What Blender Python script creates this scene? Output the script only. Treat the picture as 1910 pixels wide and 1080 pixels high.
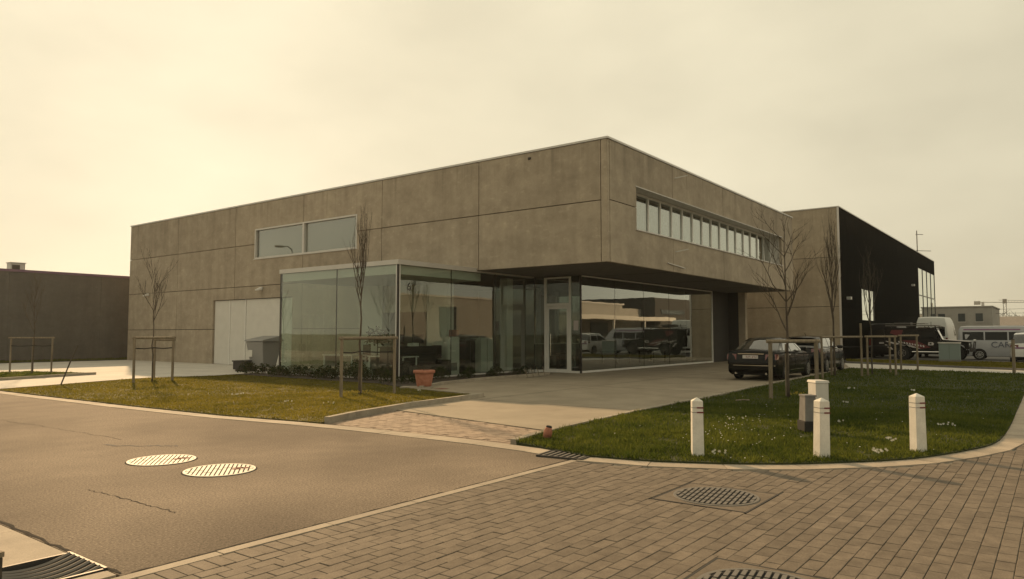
import bpy, math, random
import numpy as np
from mathutils import Vector, Matrix
R = math.radians
random.seed(7); np.random.seed(7)
sc = bpy.context.scene
col = sc.collection
for o in list(bpy.data.objects): bpy.data.objects.remove(o)

# ---------------------------------------------------------------- camera, sky, sun, exposure
W_, H_, FPX, PCX, PCY = 1910, 1080, 1345.0, 955.0, 540.0       # photo pixels
CAM_H, AZ, PITCH = 1.6, R(37.15), math.atan(83 / 1345)
cam = bpy.data.cameras.new('camera'); camo = bpy.data.objects.new('camera', cam); col.objects.link(camo)
cam.sensor_width = 36; cam.lens = 36 * FPX / W_; cam.clip_end = 6000; cam.clip_start = .05
camo.location = (0, 0, CAM_H); camo.rotation_euler = (R(90) + PITCH, 0, AZ - R(90))
sc.camera = camo

SUN_AZ, SUN_EL = R(65.4), R(24.1)                                # from +X towards +Y
w = bpy.data.worlds.new('World'); sc.world = w; w.use_nodes = True
nt = w.node_tree; nt.nodes.clear()
sky = nt.nodes.new('ShaderNodeTexSky'); sky.sky_type = 'NISHITA'; sky.sun_disc = False
sky.sun_elevation = SUN_EL; sky.sun_rotation = R(90) - SUN_AZ
sky.air_density = .55; sky.dust_density = 3.5; sky.ozone_density = .5; sky.altitude = 0
tint = nt.nodes.new('ShaderNodeMix'); tint.data_type = 'RGBA'; tint.blend_type = 'MULTIPLY'
tint.inputs[0].default_value = 1.0; tint.inputs[7].default_value = (1.0, .88, .60, 1)
tc = nt.nodes.new('ShaderNodeTexCoord'); mp = nt.nodes.new('ShaderNodeMapping'); mp.inputs['Scale'].default_value = (1, 1, 2.2); mp.inputs['Location'].default_value = (2.02, -.14, .83)
cn = nt.nodes.new('ShaderNodeTexNoise'); cn.inputs['Scale'].default_value = 1.7; cn.inputs['Detail'].default_value = 5; cn.inputs['Roughness'].default_value = .5
cr = nt.nodes.new('ShaderNodeMapRange'); cr.inputs[1].default_value = .35; cr.inputs[2].default_value = .7; cr.inputs[3].default_value = .82; cr.inputs[4].default_value = 1.10
cm = nt.nodes.new('ShaderNodeMix'); cm.data_type = 'RGBA'; cm.blend_type = 'MULTIPLY'; cm.inputs[0].default_value = 1.0
bg = nt.nodes.new('ShaderNodeBackground'); bg.inputs['Strength'].default_value = .06
wo = nt.nodes.new('ShaderNodeOutputWorld')
L = nt.links.new
L(sky.outputs[0], tint.inputs[6]); L(tc.outputs['Generated'], mp.inputs[0]); L(mp.outputs[0], cn.inputs['Vector'])
L(cn.outputs['Fac'], cr.inputs[0]); L(cr.outputs[0], cm.inputs[7])
hz = nt.nodes.new('ShaderNodeMix'); hz.data_type = 'RGBA'; hz.blend_type = 'ADD'; hz.inputs[0].default_value = 1.0
hz.inputs[7].default_value = (8.35, 7.5, 5.2, 1)                  # even veil of bright haze over the whole sky
ga = nt.nodes.new('ShaderNodeGamma'); ga.inputs[1].default_value = .42          # thick air evens out the glow round the sun
gm = nt.nodes.new('ShaderNodeMix'); gm.data_type = 'RGBA'; gm.blend_type = 'MULTIPLY'; gm.inputs[0].default_value = 1.0; gm.inputs[7].default_value = (.8, .8, .8, 1)
L(tint.outputs[2], ga.inputs[0]); L(ga.outputs[0], gm.inputs[6]); L(gm.outputs[2], hz.inputs[6]); L(hz.outputs[2], cm.inputs[6]); L(cm.outputs[2], bg.inputs['Color']); L(bg.outputs[0], wo.inputs['Surface'])

sl = bpy.data.lights.new('sun', 'SUN'); sl.energy = 3.5; sl.angle = R(1.2); sl.color = (1, .66, .35)
so = bpy.data.objects.new('sun', sl); col.objects.link(so)
sd = Vector((math.cos(SUN_AZ) * math.cos(SUN_EL), math.sin(SUN_AZ) * math.cos(SUN_EL), math.sin(SUN_EL)))
so.rotation_euler = sd.to_track_quat('Z', 'Y').to_euler(); so.location = (0, 0, 40)
vs = sc.view_settings; vs.view_transform = 'Standard'; vs.look = 'None'; vs.exposure = 0.45; vs.gamma = 1.0

HAZE = .00035
# ---------------------------------------------------------------- pixel -> world helpers
cF = Vector((math.cos(AZ) * math.cos(PITCH), math.sin(AZ) * math.cos(PITCH), math.sin(PITCH)))
cR = Vector((math.sin(AZ), -math.cos(AZ), 0)); cU = cR.cross(cF)
def ray(x, y): return cF * FPX + cR * (x - PCX) - cU * (y - PCY)
def gp(x, y, z=0.0):
    d = ray(x, y); t = (z - CAM_H) / d.z
    return Vector((d.x * t, d.y * t, z))
def at_depth(x, depth, z=0.0):                                     # column x of the photo at a given distance
    p = cF * depth + cR * ((x - PCX) * depth / FPX)
    return Vector((p.x, p.y, z))
def proj(p):
    v = Vector(p) - Vector((0, 0, CAM_H)); d = v.dot(cF)
    if d < .05: return None
    return PCX + FPX * v.dot(cR) / d, PCY - FPX * v.dot(cU) / d, d

# ---------------------------------------------------------------- materials
M = {}
def nodes_mat(name):
    m = bpy.data.materials.new(name); m.use_nodes = True; M[name] = m
    n = m.node_tree; b = n.nodes['Principled BSDF']
    return m, n, b, n.links.new
def rgba(c): return (c[0], c[1], c[2], 1)
def surf(name, c1, c2=None, rough=.8, scale=3.0, detail=6, stretch=(1, 1, 1), fine=0, fine_amt=.15, bump=0, bump_scale=60, rnd=0, spec=.4, metal=0, isl=False, lo=.35, hi=.65, fleck=0):
    m, n, b, l = nodes_mat(name); N = n.nodes.new
    b.inputs['Roughness'].default_value = rough; b.inputs['Metallic'].default_value = metal
    b.inputs['Specular IOR Level'].default_value = spec
    t = N('ShaderNodeTexCoord'); mpn = N('ShaderNodeMapping'); mpn.inputs['Scale'].default_value = stretch
    g = N('ShaderNodeNewGeometry'); l(g.outputs['Position'], mpn.inputs[0])
    c2 = c2 or c1
    nz = N('ShaderNodeTexNoise'); nz.inputs['Scale'].default_value = scale; nz.inputs['Detail'].default_value = detail; nz.inputs['Roughness'].default_value = .6
    l(mpn.outputs[0], nz.inputs['Vector'])
    rp = N('ShaderNodeMapRange'); rp.inputs[1].default_value = lo; rp.inputs[2].default_value = hi; l(nz.outputs['Fac'], rp.inputs[0])
    mx = N('ShaderNodeMix'); mx.data_type = 'RGBA'; mx.inputs[6].default_value = rgba(c1); mx.inputs[7].default_value = rgba(c2)
    l(rp.outputs[0], mx.inputs[0]); out = mx.outputs[2]
    def mult(fac_sock):
        nonlocal out
        k = N('ShaderNodeMix'); k.data_type = 'RGBA'; k.blend_type = 'MULTIPLY'; k.inputs[0].default_value = 1
        l(out, k.inputs[6]); l(fac_sock, k.inputs[7]); out = k.outputs[2]
    if fine:
        f = N('ShaderNodeTexNoise'); f.inputs['Scale'].default_value = fine; f.inputs['Detail'].default_value = 3; l(g.outputs['Position'], f.inputs['Vector'])
        fr = N('ShaderNodeMapRange'); fr.inputs[1].default_value = .25; fr.inputs[2].default_value = .75; fr.inputs[3].default_value = 1 - fine_amt; fr.inputs[4].default_value = 1 + fine_amt
        l(f.outputs['Fac'], fr.inputs[0]); mult(fr.outputs[0])
    if rnd:
        oi = N('ShaderNodeObjectInfo'); ad = N('ShaderNodeMath'); ad.operation = 'ADD'; l(oi.outputs['Random'], ad.inputs[0])
        if isl: l(g.outputs['Random Per Island'], ad.inputs[1])
        else: ad.inputs[1].default_value = 0
        fr2 = N('ShaderNodeMath'); fr2.operation = 'FRACT'; l(ad.outputs[0], fr2.inputs[0])
        rr = N('ShaderNodeMapRange'); rr.inputs[3].default_value = 1 - rnd; rr.inputs[4].default_value = 1 + rnd; l(fr2.outputs[0], rr.inputs[0]); mult(rr.outputs[0])
    l(out, b.inputs['Base Color'])
    if fleck:
        fk = N('ShaderNodeTexNoise'); fk.inputs['Scale'].default_value = 95; fk.inputs['Detail'].default_value = 1; l(g.outputs['Position'], fk.inputs['Vector'])
        kr = N('ShaderNodeMapRange'); kr.inputs[1].default_value = .60; kr.inputs[2].default_value = .70; kr.inputs[3].default_value = 1; kr.inputs[4].default_value = 1 + fleck; l(fk.outputs['Fac'], kr.inputs[0]); mult(kr.outputs[0])
        bs_ = N('ShaderNodeTexNoise'); bs_.inputs['Scale'].default_value = .33; bs_.inputs['Detail'].default_value = 8; l(g.outputs['Position'], bs_.inputs['Vector'])
        k2 = N('ShaderNodeMapRange'); k2.inputs[1].default_value = .38; k2.inputs[2].default_value = .6; k2.inputs[3].default_value = .72; k2.inputs[4].default_value = 1.07; l(bs_.outputs['Fac'], k2.inputs[0]); mult(k2.outputs[0]); l(out, b.inputs['Base Color'])
    if bump:
        bn = N('ShaderNodeTexNoise'); bn.inputs['Scale'].default_value = bump_scale; bn.inputs['Detail'].default_value = 4; l(g.outputs['Position'], bn.inputs['Vector'])
        bp = N('ShaderNodeBump'); bp.inputs['Strength'].default_value = bump; bp.inputs['Distance'].default_value = .01
        l(bn.outputs['Fac'], bp.inputs['Height']); l(bp.outputs[0], b.inputs['Normal'])
    return m
def paint(name, c, rough=.3, spec=.5, coat=0, metal=0):
    m, n, b, l = nodes_mat(name)
    g = n.nodes.new('ShaderNodeNewGeometry'); nz = n.nodes.new('ShaderNodeTexNoise'); nz.inputs['Scale'].default_value = 2.5; nz.inputs['Detail'].default_value = 5
    l(g.outputs['Position'], nz.inputs['Vector'])
    rp = n.nodes.new('ShaderNodeMapRange'); rp.inputs[3].default_value = max(.02, rough - .06); rp.inputs[4].default_value = rough + .1
    l(nz.outputs['Fac'], rp.inputs[0]); l(rp.outputs[0], b.inputs['Roughness'])
    mx = n.nodes.new('ShaderNodeMix'); mx.data_type = 'RGBA'; mx.inputs[6].default_value = rgba([v * .88 for v in c]); mx.inputs[7].default_value = rgba([min(1, v * 1.08) for v in c])
    l(nz.outputs['Fac'], mx.inputs[0]); l(mx.outputs[2], b.inputs['Base Color'])
    b.inputs['Specular IOR Level'].default_value = spec; b.inputs['Metallic'].default_value = metal; b.inputs['Coat Weight'].default_value = coat; b.inputs['Coat Roughness'].default_value = .05
    return m
def glass(name, tintc, gain=2.4, base=.03, wav=.0):
    m = bpy.data.materials.new(name); m.use_nodes = True; M[name] = m; n = m.node_tree; n.nodes.clear(); N = n.nodes.new; l = n.links.new
    tr = N('ShaderNodeBsdfTransparent'); tr.inputs[0].default_value = rgba([v ** .5 for v in tintc])
    gl = N('ShaderNodeBsdfGlossy'); gl.inputs['Roughness'].default_value = .008; gl.inputs['Color'].default_value = (.93, .97, .94, 1)
    fr = N('ShaderNodeFresnel'); fr.inputs[0].default_value = 1.5
    ma = N('ShaderNodeMath'); ma.operation = 'MULTIPLY_ADD'; ma.inputs[1].default_value = gain; ma.inputs[2].default_value = base; ma.use_clamp = True
    l(fr.outputs[0], ma.inputs[0]); mx = N('ShaderNodeMixShader')
    gb = N('ShaderNodeNewGeometry'); nb_ = N('ShaderNodeMath'); nb_.operation = 'SUBTRACT'; nb_.inputs[0].default_value = 1.0; l(gb.outputs['Backfacing'], nb_.inputs[1])
    mk = N('ShaderNodeMath'); mk.operation = 'MULTIPLY'; l(ma.outputs[0], mk.inputs[0]); l(nb_.outputs[0], mk.inputs[1]); l(mk.outputs[0], mx.inputs[0])   # the pane's inner face must not mirror a second time
    l(tr.outputs[0], mx.inputs[1]); l(gl.outputs[0], mx.inputs[2])
    if wav:
        g = N('ShaderNodeNewGeometry'); nz = N('ShaderNodeTexNoise'); nz.inputs['Scale'].default_value = .9; nz.inputs['Detail'].default_value = 1; l(g.outputs['Position'], nz.inputs['Vector'])
        bp = N('ShaderNodeBump'); bp.inputs['Strength'].default_value = wav; bp.inputs['Distance'].default_value = .02; l(nz.outputs['Fac'], bp.inputs['Height']); l(bp.outputs[0], gl.inputs['Normal'])
    o = N('ShaderNodeOutputMaterial'); l(mx.outputs[0], o.inputs[0]); return m
def leafy(name, c1, c2, trans=.35, scale=1.2):
    m = bpy.data.materials.new(name); m.use_nodes = True; M[name] = m; n = m.node_tree; n.nodes.clear(); N = n.nodes.new; l = n.links.new
    g = N('ShaderNodeNewGeometry'); nz = N('ShaderNodeTexNoise'); nz.inputs['Scale'].default_value = scale; nz.inputs['Detail'].default_value = 4; l(g.outputs['Position'], nz.inputs['Vector'])
    ad = N('ShaderNodeMath'); ad.operation = 'MULTIPLY_ADD'; l(g.outputs['Random Per Island'], ad.inputs[0]); ad.inputs[1].default_value = .55
    sb = N('ShaderNodeMapRange'); sb.inputs[1].default_value = .3; sb.inputs[2].default_value = .7; sb.inputs[4].default_value = .6; l(nz.outputs['Fac'], sb.inputs[0]); l(sb.outputs[0], ad.inputs[2])
    mx = N('ShaderNodeMix'); mx.data_type = 'RGBA'; mx.inputs[6].default_value = rgba(c1); mx.inputs[7].default_value = rgba(c2); l(ad.outputs[0], mx.inputs[0])
    d = N('ShaderNodeBsdfDiffuse'); t = N('ShaderNodeBsdfTranslucent'); l(mx.outputs[2], d.inputs[0])
    tb_ = N('ShaderNodeMix'); tb_.data_type = 'RGBA'; tb_.blend_type = 'MULTIPLY'; tb_.inputs[0].default_value = 1; tb_.inputs[7].default_value = (2.3, 2.2, 1.5, 1); l(mx.outputs[2], tb_.inputs[6]); l(tb_.outputs[2], t.inputs[0])
    s = N('ShaderNodeMixShader'); s.inputs[0].default_value = trans; l(d.outputs[0], s.inputs[1]); l(t.outputs[0], s.inputs[2])
    o = N('ShaderNodeOutputMaterial'); l(s.outputs[0], o.inputs[0]); return m

def concrete_panel(name, c1, c2):
    """cast concrete: cloudy stains, vertical runs, pores, one tone per panel"""
    m, n, b, l = nodes_mat(name); N = n.nodes.new
    g = N('ShaderNodeNewGeometry'); b.inputs['Roughness'].default_value = .82; b.inputs['Specular IOR Level'].default_value = .25
    def noise(scale, st=(1, 1, 1), det=6, ro=.6):
        mpn = N('ShaderNodeMapping'); mpn.inputs['Scale'].default_value = st; l(g.outputs['Position'], mpn.inputs[0])
        z = N('ShaderNodeTexNoise'); z.inputs['Scale'].default_value = scale; z.inputs['Detail'].default_value = det; z.inputs['Roughness'].default_value = ro; l(mpn.outputs[0], z.inputs['Vector']); return z.outputs['Fac']
    def rng(s, a, bb, lo, hi):
        r_ = N('ShaderNodeMapRange'); r_.inputs[1].default_value = a; r_.inputs[2].default_value = bb; r_.inputs[3].default_value = lo; r_.inputs[4].default_value = hi; l(s, r_.inputs[0]); return r_.outputs[0]
    mx = N('ShaderNodeMix'); mx.data_type = 'RGBA'; mx.inputs[6].default_value = rgba(c1); mx.inputs[7].default_value = rgba(c2)
    l(rng(noise(.9, (1, 1, 1.5), 10, .68), .30, .70, 0, 1), mx.inputs[0]); out = mx.outputs[2]
    oi = N('ShaderNodeObjectInfo')
    def streak():                                                    # dirt run down from the coping
        sx = N('ShaderNodeSeparateXYZ'); l(g.outputs['Position'], sx.inputs[0]); zm = rng(sx.outputs['Z'], 6.9, 8.3, 0, 1); nm = rng(noise(3.2, (1, 1, .04), 4), .52, .66, 0, .30)
        m1 = N('ShaderNodeMath'); m1.operation = 'MULTIPLY'; l(zm, m1.inputs[0]); l(nm, m1.inputs[1]); m2 = N('ShaderNodeMath'); m2.operation = 'SUBTRACT'; m2.inputs[0].default_value = 1.0; l(m1.outputs[0], m2.inputs[1]); return m2.outputs[0]
    for s in (rng(noise(1.6, (1, 1, .10), 6), .35, .68, .88, 1.08), rng(noise(3.2, (1, 1, 1), 7, .7), .3, .72, .9, 1.08), rng(noise(55, (1, 1, 1), 2), .3, .7, .93, 1.06), rng(noise(7, (.5, .5, 1), 4), .58, .72, 1.0, 1.2), rng(oi.outputs['Random'], 0, 1, .88, 1.07), streak()):
        k = N('ShaderNodeMix'); k.data_type = 'RGBA'; k.blend_type = 'MULTIPLY'; k.inputs[0].default_value = 1; l(out, k.inputs[6]); l(s, k.inputs[7]); out = k.outputs[2]
    l(out, b.inputs['Base Color'])
    bp = N('ShaderNodeBump'); bp.inputs['Strength'].default_value = .25; bp.inputs['Distance'].default_value = .01; l(noise(30), bp.inputs['Height']); l(bp.outputs[0], b.inputs['Normal'])
    return m

concrete_panel('concrete', (.305, .259, .200), (.425, .362, .282))
concrete_panel('concrete_neighbour', (.31, .265, .20), (.38, .325, .245))
concrete_panel('concrete_dark_wall', (.10, .097, .09), (.13, .125, .115))
surf('joint_dark', (.035, .034, .032), rough=.9)
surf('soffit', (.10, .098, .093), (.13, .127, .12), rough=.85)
surf('asphalt', (.165, .134, .104), (.238, .194, .15), rough=.9, scale=.7, detail=10, fine=48, fine_amt=.5, bump=.6, bump_scale=70, lo=.28, hi=.72, spec=.12, fleck=.8)
surf('asphalt_patch', (.105, .10, .096), (.165, .155, .145), rough=.9, scale=2.2, fine=48, fine_amt=.5, bump=.6, bump_scale=70, spec=.12)
surf('bitumen', (.03, .027, .024), (.07, .062, .052), rough=.95, scale=20, spec=.05)
surf('paver', (.138, .114, .089), (.190, .158, .123), rough=.8, scale=7, fine=70, fine_amt=.18, bump=.25, bump_scale=90, rnd=.13, isl=True, spec=.15)
surf('paver_bed', (.05, .046, .04), (.24, .215, .17), rough=.95, scale=3, fine=120, fine_amt=.3)
surf('red_paver', (.26, .195, .145), (.32, .245, .185), rough=.85, scale=4, fine=150, fine_amt=.15, rnd=.2, isl=True)
surf('gutter', (.30, .255, .20), (.40, .34, .265), rough=.85, scale=2.5, fine=110, fine_amt=.18, bump=.25, bump_scale=120, rnd=.08)
surf('drive', (.24, .203, .15), (.315, .268, .20), rough=.8, scale=.9, fine=90, fine_amt=.14, bump=.2, bump_scale=120)
surf('yard', (.46, .435, .39), (.56, .53, .475), rough=.85, scale=.7, fine=60, fine_amt=.12, bump=.2)
surf('kerb', (.27, .235, .185), (.35, .31, .245), rough=.85, scale=5, fine=90, fine_amt=.2, rnd=.08)
surf('lot', (.10, .097, .092), (.14, .135, .125), rough=.9, scale=.6, fine=80, fine_amt=.2)
surf('soil', (.03, .024, .018), (.06, .048, .036), rough=.95, scale=9, bump=.8, bump_scale=25)
surf('turf', (.020, .030, .009), (.046, .052, .016), rough=.95, scale=2.2, detail=9, fine=90, fine_amt=.4, bump=.8, bump_scale=60)
surf('turf_dry', (.065, .062, .016), (.12, .10, .03), rough=.95, scale=2.2, detail=9, fine=90, fine_amt=.4, bump=.8, bump_scale=60)
surf('ground', (.07, .075, .03), (.12, .11, .055), rough=.95, scale=.05, fine=2, fine_amt=.2)
leafy('grass', (.018, .036, .010), (.088, .102, .026), .42, .8); leafy('grass_dry', (.055, .060, .014), (.155, .134, .032), .45, .8)
leafy('shrub_leaf', (.012, .020, .010), (.04, .055, .022), .2, 4)
leafy('far_leaf', (.05, .05, .035), (.09, .085, .055), .2, .2)
paint('white_frame', (.72, .71, .68), .35); paint('black_frame', (.012, .012, .012), .3); paint('alu', (.55, .54, .51), .35, metal=.6)
paint('coping', (.55, .53, .50), .4, metal=.3); paint('purple_coping', (.16, .09, .15), .5)
paint('door_white', (.62, .605, .565), .45); paint('blind', (.68, .67, .62), .7); paint('wall_white', (.62, .615, .57), .8); paint('wall_beige', (.50, .46, .39), .8)
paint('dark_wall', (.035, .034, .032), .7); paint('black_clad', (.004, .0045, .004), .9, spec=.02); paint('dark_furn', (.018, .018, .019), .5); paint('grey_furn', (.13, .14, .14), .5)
paint('floor_int', (.17, .16, .15), .35); paint('red', (.30, .02, .02), .5); paint('poster', (.5, .45, .45), .6)
glass('glass', (.50, .56, .52), 3.4, .05, .08); glass('glass_green', (.68, .76, .70), 2.2, .03, .08); glass('glass_upper', (.45, .5, .47), 2.6, .10, .03)
m, n_, b_, l_ = nodes_mat('car_glass'); b_.inputs['Base Color'].default_value = (.01, .012, .012, 1); b_.inputs['Roughness'].default_value = .03; b_.inputs['Specular IOR Level'].default_value = .9; b_.inputs['Coat Weight'].default_value = 1
paint('bus_glass', (.01, .012, .012), .1, spec=.25); paint('car_black', (.005, .006, .008), .16, spec=.2, coat=.2); paint('car_green_black', (.004, .005, .005), .18, spec=.15, coat=.15); paint('car_white', (.62, .62, .60), .25, coat=.6); paint('van_white', (.60, .61, .58), .35); paint('bus_grey', (.40, .41, .43), .3, coat=.4)
paint('jeep_black', (.008, .007, .007), .35, spec=.2, coat=.1); paint('jeep_red', (.11, .012, .016), .35); paint('decal_white', (.55, .52, .50), .5); paint('decal_dark', (.09, .105, .14), .5); paint('decal_purple', (.22, .10, .20), .5)
surf('tyre', (.012, .012, .012), (.02, .02, .02), rough=.85); paint('rim', (.45, .45, .44), .3, metal=.8); paint('chrome', (.7, .69, .66), .12, metal=1); paint('tail_red', (.13, .008, .008), .12, coat=1); paint('lamp_clear', (.5, .5, .48), .1, coat=1); paint('under', (.006, .006, .006), .9)
surf('bollard_paint', (.60, .575, .51), (.72, .69, .62), rough=.7, scale=6, fine=80, fine_amt=.08, bump=.12, bump_scale=90); paint('band_red', (.14, .012, .016), .5)
surf('cabinet', (.50, .485, .445), (.58, .56, .52), rough=.65, scale=4, stretch=(1, 1, .3)); surf('cabinet_base', (.15, .145, .14), (.20, .195, .185), rough=.85, scale=6); surf('cabinet_foot', (.018, .018, .017), (.03, .03, .028), rough=.9); paint('cab_green', (.20, .25, .235), .6); paint('ink', (.03, .03, .03), .7)
surf('terracotta', (.33, .125, .075), (.42, .18, .115), rough=.8, scale=9, fine=60, fine_amt=.1)
surf('wood', (.155, .125, .085), (.255, .21, .15), rough=.85, scale=5, stretch=(4, 4, .4), fine=60, fine_amt=.2, rnd=.12); surf('wood_dark', (.05, .043, .034), (.085, .072, .055), rough=.9, scale=6, stretch=(4, 4, .4), fine=60, fine_amt=.3)
surf('bark', (.055, .043, .032), (.105, .084, .062), rough=.9, scale=12, stretch=(2, 2, .5)); paint('strap', (.01, .01, .01), .7)
paint('iron', (.05, .047, .043), .55, metal=.4); paint('iron_light', (.17, .155, .135), .55, metal=.3); paint('void', (.004, .004, .004), .95)
surf('white_cover', (.50, .47, .40), (.64, .61, .53), rough=.65, scale=14, fine=70, fine_amt=.12); surf('rust', (.16, .06, .045), (.24, .10, .07), rough=.9, scale=18)
paint('bin_grey', (.24, .24, .235), .55); paint('petal_white', (.75, .73, .66), .7); paint('petal_yellow', (.55, .40, .05), .7); paint('stem_green', (.06, .10, .03), .8)
surf('far_wall', (.27, .26, .24), (.33, .32, .295), rough=.85, scale=.8); surf('far_roof', (.21, .19, .17), (.27, .24, .21), rough=.9); paint('far_window', (.05, .06, .065), .15); surf('brick', (.20, .085, .055), (.28, .13, .085), rough=.85, scale=3)

# ---------------------------------------------------------------- mesh builder
class MB:
    def __init__(s): s.v = []; s.f = []
    def add(s, vs_, fs):
        k = len(s.v); s.v += [tuple(p) for p in vs_]; s.f += [tuple(i + k for i in f) for f in fs]; return s
    def box(s, x0, y0, z0, x1, y1, z1):
        if x0 > x1: x0, x1 = x1, x0
        if y0 > y1: y0, y1 = y1, y0
        if z0 > z1: z0, z1 = z1, z0
        return s.add([(x0, y0, z0), (x1, y0, z0), (x1, y1, z0), (x0, y1, z0), (x0, y0, z1), (x1, y0, z1), (x1, y1, z1), (x0, y1, z1)],
                     [(0, 3, 2, 1), (4, 5, 6, 7), (0, 1, 5, 4), (1, 2, 6, 5), (2, 3, 7, 6), (3, 0, 4, 7)])
    def prism(s, poly, z0, z1):
        a = sum(poly[i][0] * poly[(i + 1) % len(poly)][1] - poly[(i + 1) % len(poly)][0] * poly[i][1] for i in range(len(poly)))
        if a < 0: poly = poly[::-1]
        n = len(poly)
        return s.add([(p[0], p[1], z0) for p in poly] + [(p[0], p[1], z1) for p in poly], [tuple(range(n))[::-1], tuple(range(n, 2 * n))] + [(i, (i + 1) % n, n + (i + 1) % n, n + i) for i in range(n)])
    def face(s, pts): return s.add(pts, [tuple(range(len(pts)))])
    def bar(s, a, b, wd, h):                                        # rectangular bar from a to b
        a, b = Vector(a), Vector(b); d = (b - a).normalized(); up = Vector((0, 0, 1)) if abs(d.z) < .95 else Vector((1, 0, 0))
        r_ = d.cross(up).normalized() * wd / 2; u = r_.cross(d).normalized() * h / 2
        q = [p + r_ * i + u * j for p in (a, b) for i, j in ((-1, -1), (1, -1), (1, 1), (-1, 1))]
        return s.add(q, [(0, 1, 2, 3), (7, 6, 5, 4), (0, 4, 5, 1), (1, 5, 6, 2), (2, 6, 7, 3), (3, 7, 4, 0)])
    def tube(s, pts, rad, n=6, caps=True):
        pts = [Vector(p) for p in pts]; k = len(s.v); m_ = len(pts)
        if not hasattr(rad, '__len__'): rad = [rad] * m_
        t0 = (pts[1] - pts[0]).normalized(); a = t0.orthogonal().normalized()
        for i, p in enumerate(pts):
            t = ((pts[min(i + 1, m_ - 1)] - pts[max(i - 1, 0)])).normalized(); a = (a - t * a.dot(t)).normalized(); b = t.cross(a)
            for j in range(n):
                th = 2 * math.pi * j / n; s.v.append(tuple(p + (a * math.cos(th) + b * math.sin(th)) * rad[i]))
        for i in range(m_ - 1):
            for j in range(n): s.f.append((k + i * n + j, k + i * n + (j + 1) % n, k + (i + 1) * n + (j + 1) % n, k + (i + 1) * n + j))
        if caps: s.f.append(tuple(k + j for j in range(n))[::-1]); s.f.append(tuple(k + (m_ - 1) * n + j for j in range(n)))
        return s
    def lathe(s, prof, n=20, c=(0, 0, 0)):
        k = len(s.v)
        for r_, z in prof:
            for j in range(n): th = 2 * math.pi * j / n; s.v.append((c[0] + r_ * math.cos(th), c[1] + r_ * math.sin(th), c[2] + z))
        for i in range(len(prof) - 1):
            for j in range(n): s.f.append((k + i * n + j, k + i * n + (j + 1) % n, k + (i + 1) * n + (j + 1) % n, k + (i + 1) * n + j))
        s.f.append(tuple(k + j for j in range(n))[::-1]); s.f.append(tuple(k + (len(prof) - 1) * n + j for j in range(n))); return s
    def xf(s, mat): s.v = [tuple(mat @ Vector(p)) for p in s.v]; return s
    def mesh(s, name, smooth=False):
        me = bpy.data.meshes.new(name); me.from_pydata(s.v, [], s.f); me.update()
        if smooth: me.polygons.foreach_set('use_smooth', [True] * len(me.polygons))
        return me
    def build(s, name, mat, parent=None, world=False, smooth=False, bevel=0, loc=None):
        if world and parent is not None:
            p = parent
            off = Vector((0, 0, 0))
            while p is not None: off += p.location; p = p.parent
            s.v = [(a - off.x, b - off.y, c - off.z) for a, b, c in s.v]
        o = bpy.data.objects.new(name, s.mesh(name, smooth)); col.objects.link(o)
        o.data.materials.append(M[mat]); o.parent = parent
        if loc is not None: o.location = loc
        if bevel:
            bm_ = o.modifiers.new('bevel', 'BEVEL'); bm_.width = bevel; bm_.segments = 2; bm_.limit_method = 'ANGLE'
        return o
def tag(o, label=None, cat=None, group=None, kind=None):
    if label: o['label'] = label
    if cat: o['category'] = cat
    if group: o['group'] = group
    if kind: o['kind'] = kind
    return o
def thing(name, label, cat, loc=(0, 0, 0), rz=0, group=None):
    o = bpy.data.objects.new(name, None); col.objects.link(o); o.location = loc; o.rotation_euler = (0, 0, rz); o.empty_display_size = .2
    return tag(o, label, cat, group)
def struct(name, mb, mat, z=None): return tag(mb.build(name, mat), kind='structure')
def B(*a): return MB().box(*a)
def text_mesh(body, size, name, mat, parent, matrix, extrude=.002):
    c = bpy.data.curves.new(name, 'FONT'); c.body = body; c.size = size; c.extrude = extrude; c.align_x = 'CENTER'; c.align_y = 'CENTER'; c.resolution_u = 3
    t = bpy.data.objects.new(name, c); col.objects.link(t); dg = bpy.context.evaluated_depsgraph_get(); dg.update()
    me = bpy.data.meshes.new_from_object(t.evaluated_get(dg)); bpy.data.objects.remove(t); me.transform(matrix); me.materials.clear(); me.materials.append(M[mat])
    o = bpy.data.objects.new(name, me); col.objects.link(o); o.parent = parent; return o
def inside(poly, x, y):
    c = False; n = len(poly); j = n - 1
    for i in range(n):
        xi, yi = poly[i]; xj, yj = poly[j]
        if (yi > y) != (yj > y) and x < (xj - xi) * (y - yi) / (yj - yi) + xi: c = not c
        j = i
    return c
def smooth_line(pts, n=6):                                          # Catmull-Rom through 2D points
    out = []; p = [pts[0]] + list(pts) + [pts[-1]]
    for i in range(1, len(p) - 2):
        for k in range(n):
            t = k / n; a, b, c, d = p[i - 1], p[i], p[i + 1], p[i + 2]
            out.append(tuple(.5 * (2 * b[m] + (c[m] - a[m]) * t + (2 * a[m] - 5 * b[m] + 4 * c[m] - d[m]) * t * t + (3 * b[m] - a[m] - 3 * c[m] + d[m]) * t ** 3) for m in (0, 1)))
    out.append(tuple(pts[-1])); return out
def resample(line, step):
    out = [Vector(line[0])]; acc = 0
    for i in range(len(line) - 1):
        a, b = Vector(line[i]), Vector(line[i + 1]); d = (b - a).length
        while acc + d >= step and d > 1e-6:
            t = (step - acc) / d; a = a.lerp(b, t); out.append(a.copy()); d = (b - a).length; acc = 0
        acc += d
    if (Vector(line[-1]) - out[-1]).length > step * .3: out.append(Vector(line[-1]))
    return out
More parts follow.
